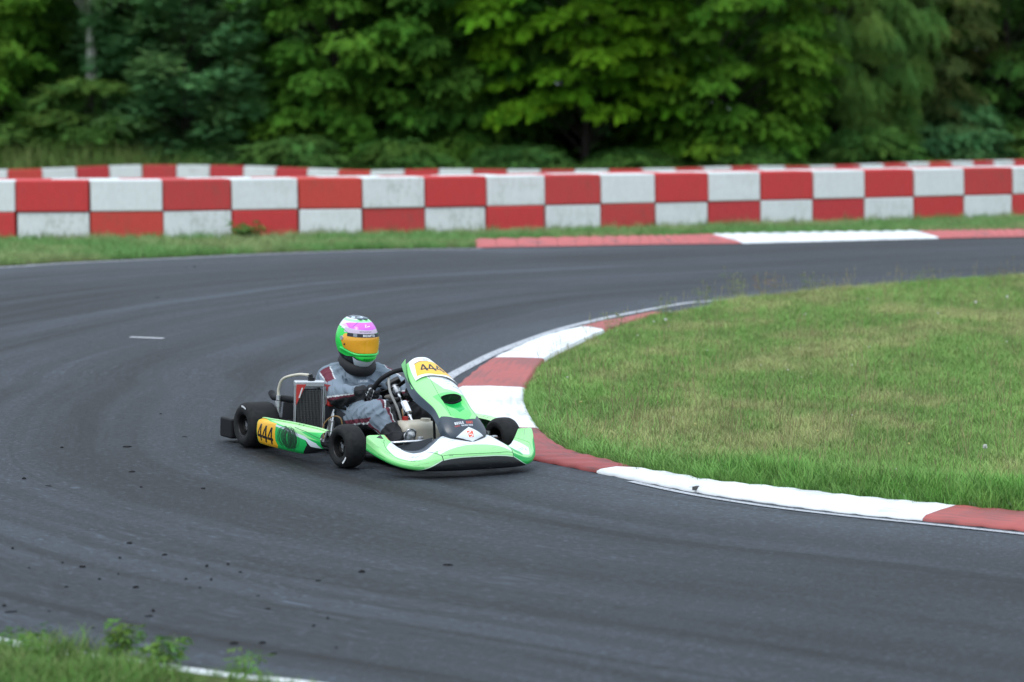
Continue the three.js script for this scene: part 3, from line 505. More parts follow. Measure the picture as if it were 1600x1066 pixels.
// wheels
function tyreGeometry(r, w, rim) { // lathe about z, outer face at z = 0, going in to -w
  const p = [[rim, -0.012], [rim + 0.008, -0.002], [rim + 0.02, 0.002], [mix(rim, r, 0.55), 0.004], [r - 0.022, -0.004], [r - 0.008, -0.014], [r - 0.002, -0.028], [r, -0.045], [r + 0.0005, -w / 2], [r, -w + 0.045], [r - 0.002, -w + 0.028], [r - 0.008, -w + 0.014], [r - 0.022, -w + 0.004], [mix(rim, r, 0.55), -w - 0.004], [rim + 0.01, -w], [rim, -w + 0.012]];
  const g = new THREE.LatheGeometry(p.map(([a, b]) => new THREE.Vector2(a, b)), 56); g.rotateX(Math.PI / 2); return g;
}
function rimGeometry(rim, w) {
  const p = [[0.02, -0.055], [0.034, -0.05], [0.036, -0.03], [0.04, -0.03], [0.042, -0.052], [rim * 0.72, -0.062], [rim * 0.9, -0.05], [rim * 0.93, -0.012], [rim + 0.004, -0.004], [rim + 0.006, -0.008], [rim - 0.002, -0.02], [rim - 0.006, -w * 0.5], [rim - 0.002, -w + 0.01], [rim + 0.004, -w + 0.002]];
  const g = new THREE.LatheGeometry(p.map(([a, b]) => new THREE.Vector2(a, b)), 40); g.rotateX(Math.PI / 2); return g;
}
const wheelKinds = { front: [0.128, 0.13, 0.066], rear: [0.139, 0.205, 0.066] };
function wheel(x, z, which, steer) {
  const [r, w, rim] = wheelKinds[which], g = group('wheel', kart), s = Math.sign(z);
  g.position.set(x, r - 0.002, z); g.rotation.y = (s < 0 ? Math.PI : 0) + steer;
  mesh('tyre', tyreGeometry(r, w, rim), K.tread, g); mesh('rim', rimGeometry(rim, w), K.rim, g);
  const nuts = [0, 1, 2].map((k) => { const c = new THREE.CylinderGeometry(0.007, 0.007, 0.016, 6); c.rotateX(Math.PI / 2); c.translate(0.026 * Math.cos(k * 2.094 + 0.4), 0.026 * Math.sin(k * 2.094 + 0.4), -0.042); return c; });
  for (const n of nuts) mesh('wheel_nut', n, K.steel, g);
  const hub = new THREE.CylinderGeometry(0.014, 0.014, 0.03, 14); hub.rotateX(Math.PI / 2); hub.translate(0, 0, -0.045); mesh('hub', hub, K.steel, g);
  const v = new THREE.CylinderGeometry(0.004, 0.004, 0.03, 6); v.rotateX(Math.PI / 2); v.translate(0.05, -0.02, -0.035); mesh('valve', v, K.red, g);
  // white maker's mark, a short printed arc on the sidewall
  const a0 = which === 'rear' ? 1.35 : -0.75, rr = mix(rim, r, 0.68);
  mesh('sidewall_mark', surf(14, 1, (u, t) => { const a = a0 + (u - 0.5) * 0.5, q = rr + (t - 0.5) * 0.011; return [q * Math.cos(a), q * Math.sin(a), 0.0045]; }), K.white, g);
  return g;
}
wheel(0, 0.69, 'rear', 0); wheel(0, -0.69, 'rear', 0); wheel(1.05, 0.597, 'front', 0.05); wheel(1.05, -0.597, 'front', 0.07);
mesh('rear_axle', rod([0, 0.137, -0.6], [0, 0.137, 0.6], 0.02, 0.02, 18), K.steel, kart);
for (const s of [-1, 1]) {
  mesh('stub_axle', join([rod([1.05, 0.126, s * 0.42], [1.05, 0.126, s * 0.55], 0.012), rod([1.05, 0.07, s * 0.43], [1.05, 0.175, s * 0.43], 0.014), box(0.05, 0.025, 0.03, 1.03, 0.1, s * 0.43)]), K.steel, kart);
  mesh('tie_rod', rod([1.0, 0.12, s * 0.42], [0.93, 0.14, s * 0.05], 0.006), K.alu, kart);
}
mesh('brake_disc', (() => { const g = new THREE.CylinderGeometry(0.095, 0.095, 0.008, 32); g.rotateX(Math.PI / 2); g.translate(0, 0.137, -0.2); return g; })(), K.steel, kart);
mesh('sprocket', (() => { const g = new THREE.CylinderGeometry(0.09, 0.09, 0.005, 40); g.rotateX(Math.PI / 2); g.translate(0, 0.137, 0.25); return g; })(), K.rim, kart);
// frame and floor
mesh('chassis_frame', join([
  ...[-1, 1].map((s) => tube([[-0.16, 0.06, s * 0.3], [0.25, 0.05, s * 0.33], [0.7, 0.045, s * 0.33], [0.98, 0.05, s * 0.26], [1.2, 0.055, s * 0.2]], 0.015)),
  tube([[1.05, 0.06, -0.42], [1.12, 0.06, -0.2], [1.12, 0.06, 0.2], [1.05, 0.06, 0.42]], 0.015), tube([[-0.16, 0.06, -0.3], [-0.17, 0.06, 0.3]], 0.015), tube([[0.4, 0.05, -0.33], [0.4, 0.05, 0.33]], 0.014),
  ...[-1, 1].map((s) => tube([[0.2, 0.07, s * 0.33], [0.22, 0.08, s * 0.55], [0.5, 0.085, s * 0.6], [0.82, 0.08, s * 0.55], [0.85, 0.06, s * 0.33]], 0.01)),
]), K.matt, kart);
mesh('floor_tray', box(0.8, 0.006, 0.56, 0.88, 0.032, 0, 0), K.matt, kart);
mesh('front_bumper_bar', join([tube([[1.12, 0.06, 0.2], [1.3, 0.09, 0.22], [1.4, 0.1, 0.2], [1.43, 0.1, 0], [1.4, 0.1, -0.2], [1.3, 0.09, -0.22], [1.12, 0.06, -0.2]], 0.009), tube([[1.13, 0.06, 0.16], [1.22, 0.15, 0.34], [1.28, 0.165, 0.34], [1.37, 0.18, 0.16], [1.37, 0.18, -0.16], [1.28, 0.165, -0.34], [1.13, 0.06, -0.16]], 0.009, 40)]), K.steel, kart);
mesh('rear_bumper', (() => { const g = box(0.165, 0.125, 1.3, -0.305, 0.084, 0, 0.014); return g; })(), K.matt, kart);
for (const s of [-1, 1]) mesh('rear_bumper_mount', rod([-0.15, 0.07, s * 0.28], [-0.26, 0.1, s * 0.28], 0.014), K.steel, kart);

// side pods
const podTexture = canvasTexture(1024, 320, (x, w, h) => { // left edge is the rear of the kart
  const P = (a, b) => [a * w, (1 - b) * h];
  x.fillStyle = GR.mid; x.fillRect(0, 0, w, h);
  poly(x, [P(0.3, 0), P(0.86, 0), P(1, 0.5), P(0.8, 0.66), P(0.3, 0.86)], '#12b655');
  poly(x, [P(0, 1), P(1, 1), P(1, 0.9), P(0.7, 0.83), P(0.28, 0.93), P(0, 0.95)], GR.pale);
  poly(x, [P(0.52, 0.86), P(0.74, 0.83), P(0.92, 0.6), P(0.8, 0.66), P(0.66, 0.76)], GR.light);
  stroke(x, [P(0.62, 0.93), P(0.8, 0.86), P(0.95, 0.66)], 5, '#123220');
  poly(x, [P(0.3, 0.88), P(0.5, 0.84), P(0.78, 0.7), P(0.9, 0.5), P(0.93, 0.32), P(0.845, 0.36), P(0.8, 0.56), P(0.5, 0.76), P(0.3, 0.82)], '#d5dfe6');
  poly(x, [P(0.8, 0.56), P(0.845, 0.36), P(0.95, 0.3), P(1, 0.5), P(1, 0), P(0.72, 0), P(0.81, 0.4)], GR.black);
  poly(x, [P(0.004, 0.03), P(0.33, 0.0), P(0.355, 0.14), P(0.33, 0.3), P(0.335, 0.9), P(0.004, 0.94)], GR.yellow);
  x.save(); x.transform(0.67, 0.03, -0.1, 1.06, 0, -8); x.fillStyle = '#15120c'; x.font = 'bold 262px sans-serif'; x.textBaseline = 'alphabetic'; x.fillText('444', 48, 262); x.restore();
  const r = rng(61); x.lineCap = 'round'; // black tyre rub in standing ovals
  for (let i = 0; i < 170; i++) {
    const cx = (0.47 + 0.13 * r()) * w, cy = h * (0.5 + 0.05 * (r() - 0.5)), rx = w * (0.02 + 0.1 * r()), ry = h * (0.3 + 0.1 * r()), a = (r() - 0.5) * 0.5 + (r() < 0.5 ? 0 : Math.PI), l = 0.5 + 1.1 * r();
    x.globalAlpha = 0.4 + 0.5 * r(); x.beginPath(); x.ellipse(cx, cy, rx, ry, 0, a - l, a + l); x.lineWidth = 1.5 + 8 * r() * r(); x.strokeStyle = '#0f2418'; x.stroke();
  }
  x.globalAlpha = 1; scuffs(x, w, h, 90, 5, '#26332b', 50); grime(x, w, h, 500, 16, '#2a2f2c');
});
const podPaint = mat(0xffffff, 0.34, { map: podTexture });
function pod(side) {
  const topY = along([[0.185, 0.2], [0.418, 0.21], [0.641, 0.216], [0.824, 0.214], [0.905, 0.204], [0.945, 0.186], [0.97, 0.15]]), lowY = along([[0.185, 0.042], [0.701, 0.046], [0.802, 0.056], [0.884, 0.08], [0.945, 0.11], [0.97, 0.13]]);
  const out = along([[0.185, 0.682], [0.317, 0.692], [0.721, 0.69], [0.844, 0.675], [0.934, 0.635], [0.97, 0.6]]);
  const g = surf(44, 22, (u, v) => {
    const x = mix(0.185, 0.97, u) - 0.05 * u * u, yt = topY(x), yb = lowY(x), zo = out(x), w = Math.min(0.085, zo - 0.5);
    // profile runs from the inner top edge over the outside and under
    const prof = [[-w, -0.012], [-w * 0.7, 0.004], [-w * 0.35, 0.004], [-0.04, -0.003], [-0.014, -0.009], [-0.002, -0.024]], n = prof.length;
    const k = v * 10; let z, y;
    if (k <= 5) { const i = Math.min(4, Math.floor(k)), f = k - i; z = zo + mix(prof[i][0], prof[i + 1][0], f); y = yt + mix(prof[i][1], prof[i + 1][1], f) * Math.min(1, (yt - yb) / 0.1); }
    else if (k <= 8) { const f = (k - 5) / 3; y = mix(yt - 0.024 * Math.min(1, (yt - yb) / 0.1), yb + 0.01, f); z = zo - 0.002 + 0.006 * Math.sin(f * Math.PI) - 0.012 * f * f; }
    else { const f = (k - 8) / 2; z = zo - 0.014 - (w - 0.03) * f; y = yb + 0.01 - 0.01 * Math.sin(Math.min(1, f * 4) * 1.57); }
    return [x, y, side * z, (x - 0.185) / 0.785, clamp((y - 0.044) / 0.168)];
  });
  const p = mesh('side_pod', g, podPaint, kart);
  const back = new THREE.Shape(); const zo = 0.668; [[zo, 0.045], [zo, 0.175], [zo - 0.05, 0.196], [zo - 0.08, 0.194], [zo - 0.08, 0.045]].forEach(([a, b], i) => (i ? back.lineTo(a, b) : back.moveTo(a, b)));
  const bg = new THREE.ShapeGeometry(back); bg.rotateY(-Math.PI / 2); if (side < 0) bg.scale(1, 1, -1); bg.translate(0.189, 0, 0); mesh('rear_panel', bg, K.matt, p);
}
pod(1); pod(-1);

// front spoiler: a moulded shell swept from wing tip to wing tip
const noseTexture = canvasTexture(2048, 640, (x, w, h) => { // left edge is the driver's right wing tip; bottom edge is the underside
  const P = (u, v) => [((1 - u) / 2) * w, (1 - v) * h];
  x.fillStyle = GR.light; x.fillRect(0, 0, w, h);
  poly(x, [P(1, 0), P(1, 0.42), P(0.86, 0.36), P(0.62, 0.3), P(0.44, 0.28), P(0.36, 0)], '#6fd174');
  poly(x, [P(1, 0), P(1, 0.24), P(0.84, 0.25), P(0.6, 0.16), P(0.5, 0)], '#34b558');
  poly(x, [P(1, 0.5), P(0.93, 0.44), P(0.9, 0.62), P(0.97, 0.78), P(1, 0.8)], GR.light);
  // driver's left side in the darker green
  poly(x, [P(-0.3, 0.2), P(-0.3, 0.46), P(-0.42, 0.4), P(-0.56, 0.36), P(-0.72, 0.44), P(-0.86, 0.56), P(-1, 0.5), P(-1, 0), P(-0.3, 0)], '#12b552');
  // white sweep over the top
  poly(x, [P(0.32, 0.5), P(0.2, 0.555), P(0.08, 0.6), P(0, 0.605), P(-0.1, 0.595), P(-0.2, 0.56), P(-0.3, 0.49), P(-0.32, 0.9), P(0.32, 0.9)], GR.white);
  poly(x, [P(0.3, 0.63), P(0.42, 0.5), P(0.56, 0.47), P(0.7, 0.52), P(0.82, 0.66), P(0.87, 0.9), P(0.6, 0.92), P(0.28, 0.92)], GR.white);
  poly(x, [P(-0.46, 0.5), P(-0.56, 0.47), P(-0.72, 0.58), P(-0.8, 0.92), P(-0.5, 0.92), P(-0.4, 0.66)], GR.white);
  poly(x, [P(-0.46, 0.6), P(-0.34, 0.66), P(-0.33, 0.5), P(-0.42, 0.44)], '#18ad50');
  // black at the back edge and underneath
  poly(x, [P(0.8, 1), P(0.7, 0.84), P(0.54, 0.74), P(0.4, 0.74), P(0.27, 0.83), P(0.2, 0.885), P(-0.2, 0.885), P(-0.27, 0.83), P(-0.38, 0.78), P(-0.46, 0.86), P(-0.46, 1)], GR.slate);
  x.fillStyle = '#0d0f12'; x.fillRect(0, h * 0.9, w, h * 0.1);
  poly(x, [P(0.52, 0.1), P(0.3, 0.355), P(0.14, 0.37), P(-0.14, 0.37), P(-0.3, 0.355), P(-0.52, 0.1)], '#15181b');
  stroke(x, [P(1, 0.115), P(0.75, 0.112), P(0.52, 0.115), P(0.3, 0.365), P(0.14, 0.38), P(-0.14, 0.38), P(-0.3, 0.365), P(-0.52, 0.115), P(-0.75, 0.112), P(-1, 0.115)], 7, '#dfe9e4');
  // panel seams
  stroke(x, [P(0.42, 0.7), P(0.3, 0.47), P(0.29, 0.33)], 6, '#10241a'); stroke(x, [P(-0.36, 0.66), P(-0.3, 0.47), P(-0.29, 0.33)], 6, '#10241a'); stroke(x, [P(0.3, 0.46), P(0.15, 0.435), P(-0.15, 0.43), P(-0.3, 0.46)], 6, '#10241a');
  stroke(x, [P(0.92, 0.8), P(0.8, 0.6), P(0.66, 0.46), P(0.5, 0.43)], 5, '#1c5a35'); stroke(x, [P(-0.84, 0.92), P(-0.8, 0.6), P(-0.66, 0.42), P(-0.5, 0.4)], 4, '#10502c');
  // worn and scraped places
  scuffs(x, w, h * 0.9, 330, 8, '#3b4a44', 46); scuffs(x, w, h * 0.9, 140, 18, '#e4efe6', 30); scuffs(x, w, h * 0.86, 90, 28, '#1b211e', 90); scuffs(x, w, h * 0.5, 46, 38, '#8a938c', 150, 5); scuffs(x, w * 0.4, h * 0.8, 34, 48, '#2b3a30', 70, 4);
  const r = rng(4); for (let i = 0; i < 26; i++) { const [a, b] = P(0.46 + 0.12 * r(), 0.56 + 0.08 * r()); x.globalAlpha = 0.6; x.fillStyle = '#4c4f52'; x.fillRect(a, b, 4 + 22 * r(), 2 + 5 * r()); } x.globalAlpha = 1;
  for (let i = 0; i < 40; i++) { const [a, b] = P((r() - 0.5) * 0.55, 0.12 + 0.16 * r()); x.globalAlpha = 0.25; x.fillStyle = '#7d858c'; x.fillRect(a, b, 10 + 60 * r(), 1 + 3 * r()); } x.globalAlpha = 1;
  grime(x, w, h * 0.9, 900, 15, '#2c332f');
  poly(x, [P(1, 0.82), P(0.93, 0.8), P(0.96, 0.7)], '#3a3a38'); stroke(x, [P(1, 0.885), P(0.9, 0.885)], 9, '#cf3b2c');
  poly(x, [P(-0.93, 0.3), P(-0.95, 0.3), P(-0.95, 0.4), P(-0.93, 0.4)], '#d5452c');
  x.fillStyle = '#7d8a94'; x.font = 'bold 24px sans-serif'; x.save(); x.translate(...P(-0.62, 0.56)); x.rotate(-0.5); x.fillText('SPEED', 0, 0); x.restore();
});
const nosePlan = along([[0, 1.66, 0, 1.46, 0], [0.18, 1.655, 0.15, 1.46, 0.13], [0.32, 1.64, 0.27, 1.455, 0.215], [0.5, 1.585, 0.4, 1.44, 0.3], [0.68, 1.505, 0.49, 1.405, 0.375], [0.85, 1.415, 0.555, 1.37, 0.435], [1, 1.325, 0.59, 1.345, 0.475]]);
const noseLow = along([[0, 0.034], [0.35, 0.034], [0.52, 0.04], [0.7, 0.06], [0.86, 0.095], [1, 0.13]]), noseTop = along([[0, 0.222], [0.22, 0.215], [0.33, 0.185], [0.46, 0.145], [0.6, 0.135], [0.74, 0.148], [0.88, 0.185], [1, 0.222]]);
const spoiler = mesh('front_spoiler', surf(140, 36, (i, v) => {
  const u = i * 2 - 1, a = Math.abs(u), s = 0.955 * Math.sign(u), [fx, fz, rx, rz] = nosePlan(a), yb = noseLow(a), yt = noseTop(a), ht = yt - yb, dx = (k) => mix(fx, rx, k), dz = (k) => mix(fz, rz, k);
  const prof = [[0, 0.85, 0.004], [0.07, 0.35, 0], [0.14, 0.06, 0.03 * ht], [0.25, -0.02, 0.2 * ht], [0.33, 0.0, 0.36 * ht], [0.45, 0.06, 0.55 * ht], [0.58, 0.27, 0.74 * ht], [0.74, 0.6, 0.9 * ht], [0.88, 0.96, ht], [0.93, 1.05, ht - 0.012], [1, 1.06, ht * 0.62]];
  const tip = smooth(0.72, 1, a), boxy = [[0, 0.85, 0.004], [0.07, 0.35, 0], [0.14, 0.04, 0.03 * ht], [0.25, 0, 0.2 * ht], [0.33, 0, 0.36 * ht], [0.45, 0.0, 0.6 * ht], [0.58, 0.03, 0.95 * ht], [0.74, 0.5, 1.0 * ht], [0.88, 0.96, ht], [0.93, 1.03, ht - 0.008], [1, 1.03, ht * 0.5]];
  const [k, y] = along(prof.map((q, i) => [q[0], mix(q[1], boxy[i][1], tip), mix(q[2], boxy[i][2], tip)]))(v); return [dx(k), yb + y, s * dz(k), (1 - u) / 2, v];
}), mat(0xffffff, 0.33, { map: noseTexture }), kart);
for (const s of [-1, 1]) { // closed wing tips
  const [fx, fz, rx, rz] = nosePlan(1), sh = [[fx, 0.132], [fx + 0.002, 0.165], [fx + 0.001, 0.212], [mix(fx, rx, 0.5), 0.221], [rx, 0.222], [rx, 0.17], [rx, 0.132]];
  const g = new THREE.BufferGeometry(), p = [], c = [mix(fx, rx, 0.5), 0.17]; sh.forEach(([a, b], i) => { const [a2, b2] = sh[(i + 1) % sh.length], zz = (q) => 0.955 * s * (mix(rz, fz, clamp((q - rx) / (fx - rx))) - 0.001); p.push(c[0], c[1], zz(c[0]), a, b, zz(a), a2, b2, zz(a2)); });
  g.setAttribute('position', new THREE.Float32BufferAttribute(p, 3)); g.computeVertexNormals(); mesh('wing_tip', g, K.green, spoiler);
}
for (const s of [-1, 1]) mesh('inner_duct', surf(10, 6, (u, v) => [mix(1.24, 1.46, u), mix(0.075, mix(0.135, 0.21, u), v), s * mix(0.38, 0.2, u * 0.7 + 0.3 * v)]), K.grey, spoiler);

// front number panel: shield between the spoiler and the steering wheel
const shieldCurve = along([[0, 1.572, 0.192], [0.1, 1.552, 0.236], [0.26, 1.474, 0.322], [0.45, 1.37, 0.40], [0.62, 1.26, 0.468], [0.8, 1.12, 0.54], [1, 0.955, 0.613]]);
const shieldHalf = along([[0, 0.045], [0.06, 0.10], [0.16, 0.138], [0.3, 0.132], [0.45, 0.124], [0.58, 0.138], [0.7, 0.15], [0.82, 0.14], [0.93, 0.114], [1, 0.09]]);
const shieldDrop = along([[0, 0.03], [0.2, 0.045], [0.45, 0.05], [0.65, 0.06], [0.85, 0.055], [1, 0.035]]);
function shield(s, t, lift = 0) {
  const [x, y] = shieldCurve(t), [x2, y2] = shieldCurve(t + 0.01), [x1, y1] = shieldCurve(t - 0.01), l = Math.hypot(x2 - x1, y2 - y1), nx = (y2 - y1) / l, ny = -(x2 - x1) / l; // normal, forward and up
  const a = Math.abs(s), w = shieldHalf(t), d = -shieldDrop(t) * (a <= 1 ? Math.pow(a, 2.6) : 1 + (a - 1) * 3.2), z = (a <= 1 ? s * w : Math.sign(s) * w * (1 + (a - 1) * 0.12));
  return [x + nx * (d + lift), y + ny * (d + lift), z];
}
const shieldTexture = canvasTexture(768, 1280, (x, w, h) => {
  const E = 1.3, P = (s, t) => [((E - s) / (2 * E)) * w, (1 - t) * h];
  x.fillStyle = GR.light; x.fillRect(0, 0, w, h);
  poly(x, [P(0.75, 0.57), P(-0.75, 0.57), P(-0.5, 0.3), P(0, 0.2), P(0.6, 0.3)], '#74e07c');
  poly(x, [P(0.5, 0.53), P(-0.55, 0.53), P(-0.28, 0.36), P(0.1, 0.32), P(0.32, 0.4)], '#17b853');
  poly(x, [P(0.44, 0.78), P(-1, 0.78), P(-1.02, 0.6), P(-0.62, 0.565), P(0.1, 0.62)], GR.white);
  // slate lower band with the team name
  poly(x, [P(E, 0), P(E, 0.3), P(0.92, 0.335), P(0.5, 0.27), P(0, 0.235), P(-0.55, 0.25), P(-0.95, 0.33), P(-E, 0.36), P(-E, 0)], GR.slate);
  poly(x, [P(0.84, 0.08), P(0, 0.165), P(-0.84, 0.08), P(-0.5, 0.025), P(0, 0.0), P(0.5, 0.025)], GR.white);
  poly(x, [P(E, 0.026), P(0.9, 0.076), P(0.5, 0.022), P(0, -0.004), P(-0.5, 0.022), P(-0.9, 0.076), P(-E, 0.026), P(-E, 0), P(E, 0)], '#14171b');
  const [lx, ly] = P(0.17, 0.128); x.fillStyle = '#ef5a3c'; x.fillRect(lx, ly, 88, 92); // square emblem with a pale S
  x.strokeStyle = '#f7f2ee'; x.lineWidth = 13; x.beginPath(); x.moveTo(lx + 62, ly + 12); x.bezierCurveTo(lx - 6, ly + 14, lx + 6, ly + 56, lx + 44, ly + 46); x.bezierCurveTo(lx + 86, ly + 38, lx + 92, ly + 80, lx + 24, ly + 82); x.stroke();
  x.textBaseline = 'middle'; x.textAlign = 'left'; x.font = 'bold 41px sans-serif'; x.fillStyle = '#f4f6f8'; x.fillText('BEULE', ...P(0.56, 0.208)); x.fillStyle = '#ee4f38'; x.fillText('KART', ...P(0.03, 0.208));
  x.font = 'bold 24px sans-serif'; x.fillStyle = '#c8372f'; x.fillText('KARTS', ...P(0.6, 0.182)); x.fillStyle = '#e8ecf0'; x.fillText('RACING TEAM', ...P(0.3, 0.182));
  // sponsor lines on the white
  x.fillStyle = '#8f9aa8'; x.font = 'bold 20px sans-serif'; for (const [t, k] of [['MOTORSPORT', 0.735], ['RACING', 0.708], ['KARTSHOP', 0.68]]) x.fillText(t, ...P(-0.2, k)); x.fillStyle = '#4c5560'; x.font = 'bold 28px sans-serif'; x.fillText('BEULE', ...P(-0.42, 0.648));
  stroke(x, [P(0.3, 0.8), P(0.42, 0.66), P(0.52, 0.56), P(0.56, 0.45), P(0.56, 0.3)], 4, '#1d4a30'); stroke(x, [P(-0.62, 0.56), P(-0.78, 0.44), P(-0.74, 0.3)], 6, '#1d4a30');
  // folded back side flanges are bare dark plastic
  poly(x, [P(E, 1), P(1.0, 1), P(1.0, 0.3), P(E, 0.3)], '#4a5663'); poly(x, [P(-E, 1), P(-1.0, 1), P(-1.0, 0.3), P(-E, 0.3)], '#4a5663');
  poly(x, [P(0.5, 0.535), P(-0.55, 0.535), P(-0.55, 0.5), P(-0.1, 0.488), P(0.5, 0.5)], '#0b0d0f');
  scuffs(x, w, h, 80, 33, '#6f8a7a', 26); grime(x, w, h, 420, 17, '#39443e');
});
const scoopDepth = (s, t) => { const c = clamp(1 - ((s + 0.02) / 0.54) ** 2); return t < 0.53 && t > 0.34 ? -0.045 * smooth(0.34, 0.52, t) * Math.sqrt(c) * smooth(0.53, 0.523, t) : t >= 0.53 && t < 0.6 ? 0.010 * smooth(0.6, 0.54, t) * c : 0; };
const panel = mesh('front_panel', surf(52, 150, (i, t) => { const s = (i * 2 - 1) * 1.3, a = Math.abs(s); const q = shield(s, t, a < 1 ? scoopDepth(s, t) : 0); return [...q, (1.3 - s) / 2.6, t]; }), mat(0xffffff, 0.33, { map: shieldTexture }), kart);
const plateTexture = canvasTexture(512, 384, (x, w, h) => {
  x.fillStyle = '#eceef0'; x.fillRect(0, 0, w, h); poly(x, [[70, 92], [440, 80], [486, 320], [250, 366], [30, 330], [52, 190]], '#fcbf3b'); x.fillStyle = '#1c1a18';
  stroke(x, [[60, 104], [150, 84], [300, 78]], 11, '#2a2a2c'); x.font = 'bold 190px sans-serif'; x.textAlign = 'center'; x.textBaseline = 'alphabetic'; x.save(); x.translate(256, 285); x.scale(0.98, 1); x.fillText('444', 0, 0); x.restore();
  x.font = 'bold 40px sans-serif'; x.fillStyle = '#59626e'; x.fillText('BEULE', 300, 56); stroke(x, [[96, 30], [128, 30], [128, 62], [96, 62], [96, 30]], 7, '#e88b86');
  scuffs(x, w, h, 24, 6, '#8d7a4a', 30);
});
mesh('number_plate', surf(24, 24, (i, j) => { const s = mix(0.88, -0.99, i), t = mix(mix(0.79, 0.72, i), 1.0, j) - 0.02 * Math.abs(s) ** 3; const q = shield(s, Math.min(t, 1.0), 0.012); return [q[0], q[1], q[2], i, j]; }), mat(0xffffff, 0.36, { map: plateTexture }), panel);
mesh('panel_fin', surf(3, 10, (i, j) => { const q = shield(1.02, mix(0.74, 1.0, j), mix(-0.0, 0.045 * j, i) - 0.004); return [q[0] - 0.05 * j * (1 - i), q[1] + 0.0, q[2] + 0.012 * i]; }), mat(lin(0.28, 0.75, 0.3), 0.35), panel);
mesh('panel_bracket', join([rod([1.2, 0.12, 0.03], [1.16, 0.44, 0.03], 0.008), rod([1.2, 0.12, -0.03], [1.16, 0.44, -0.03], 0.008), rod([1.16, 0.44, -0.06], [1.16, 0.44, 0.06], 0.008)]), K.matt, kart);

// steering
const wheelAxis = V3(0.77, -0.64, 0).normalize(), steerAt = V3(0.665, 0.42, 0), steerQ = new THREE.Quaternion().setFromUnitVectors(V3(0, 0, 1), wheelAxis);
{
  const g = group('steering_wheel', kart);
  const rim = new THREE.TorusGeometry(0.148, 0.0145, 12, 56); rim.scale(1, 0.94, 1); rim.applyQuaternion(steerQ); rim.translate(steerAt.x, steerAt.y, steerAt.z); mesh('rim', rim, K.matt, g);
  const spokes = [0.25, Math.PI - 0.25, -1.57].map((a) => { const b = box(0.15, 0.03, 0.004, 0.075, 0, 0); b.rotateZ(a); b.applyQuaternion(steerQ); b.translate(steerAt.x + 0.01, steerAt.y - 0.008, 0); return b; });
  mesh('spokes', join(spokes), K.rim, g); const pad = box(0.09, 0.06, 0.03, 0, 0.01, -0.02, 0.008); pad.applyQuaternion(steerQ); pad.translate(steerAt.x, steerAt.y, 0); mesh('display', pad, K.black, g);
  const hub = rod([0.64, 0.43, 0], [0.7, 0.38, 0], 0.03, 0.02, 18); mesh('boss', hub, K.alu, g);
}
mesh('steering_column', rod([0.68, 0.395, 0], [1.02, 0.11, 0], 0.0095), K.chrome, kart);
mesh('column_support', join([rod([0.86, 0.05, 0.05], [0.8, 0.31, 0.02], 0.008), rod([0.86, 0.05, -0.05], [0.8, 0.31, -0.02], 0.008), rod([0.77, 0.33, 0], [0.83, 0.275, 0], 0.024, 0.024, 16)]), K.chrome, kart);
mesh('dash_hose', tube([[0.7, 0.5, 0.06], [0.74, 0.47, 0.09], [0.78, 0.4, 0.1], [0.83, 0.31, 0.08], [0.86, 0.22, 0.06]], 0.008, 30), K.hose, kart);
mesh('fuel_hose', tube([[0.84, 0.3, 0.05], [0.87, 0.27, 0.06], [0.86, 0.245, 0.05]], 0.005, 16), K.brown, kart);
{
  const g = mesh('fuel_tank', box(0.2, 0.2, 0.26, 0.93, 0.14, 0, 0.045), K.tank, kart);
  mesh('cap', join([rod([0.88, 0.235, 0.05], [0.88, 0.262, 0.05], 0.018, 0.018, 16)]), K.red, g); mesh('filler', rod([0.95, 0.235, -0.05], [0.95, 0.255, -0.05], 0.03, 0.03, 20), K.tank, g);
}
for (const s of [-1, 1]) mesh('pedal', join([tube([[1.08, 0.05, s * 0.12], [1.1, 0.12, s * 0.125], [1.14, 0.2, s * 0.13], [1.15, 0.22, s * 0.17], [1.14, 0.2, s * 0.19], [1.1, 0.1, s * 0.19]], 0.006, 30), rod([1.08, 0.045, s * 0.11], [1.08, 0.045, s * 0.2], 0.009)]), K.steel, kart);
mesh('brake_master_cylinder', join([box(0.08, 0.05, 0.05, 1.22, 0.11, 0.13, 0.01), rod([1.2, 0.13, 0.13], [1.2, 0.18, 0.13], 0.018, 0.018, 14)]), K.alu, kart);

// seat
mesh('seat', (() => {
  const spine = along([[0, 0.585, 0.15], [0.2, 0.42, 0.085], [0.38, 0.24, 0.062], [0.52, 0.1, 0.09], [0.66, 0.02, 0.19], [0.85, -0.03, 0.33], [1, -0.055, 0.42]]);
  const half = along([[0, 0.21], [0.2, 0.262], [0.35, 0.26], [0.5, 0.25], [0.8, 0.21], [1, 0.15]]), side = along([[0, 0.07], [0.1, 0.15], [0.2, 0.24], [0.3, 0.235], [0.42, 0.2], [0.55, 0.2], [0.68, 0.17], [0.82, 0.1], [1, 0.03]]);
  const shell = (lift) => surf(28, 30, (i, t) => {
    const a = (i * 2 - 1), [x, y] = spine(t), [x2, y2] = spine(t + 0.01), [x1, y1] = spine(t - 0.01), l = Math.hypot(x2 - x1, y2 - y1), nx = (y2 - y1) / l, ny = -(x2 - x1) / l, w = half(t), q = Math.abs(a), fl = clamp(q / 0.62), up1 = clamp((q - 0.62) / 0.38), hgt = side(t) * (up1 + 0.1 * smooth(0.6, 1, fl) * (1 - up1));
    return [x + nx * (hgt + lift), y + ny * (hgt + lift), Math.sign(a) * w * (fl * 0.95 + 0.05 * smooth(0, 0.5, up1) + 0.02 * up1)];
  });
  return join([shell(0), shell(-0.006)]);
})(), K.grey, kart);
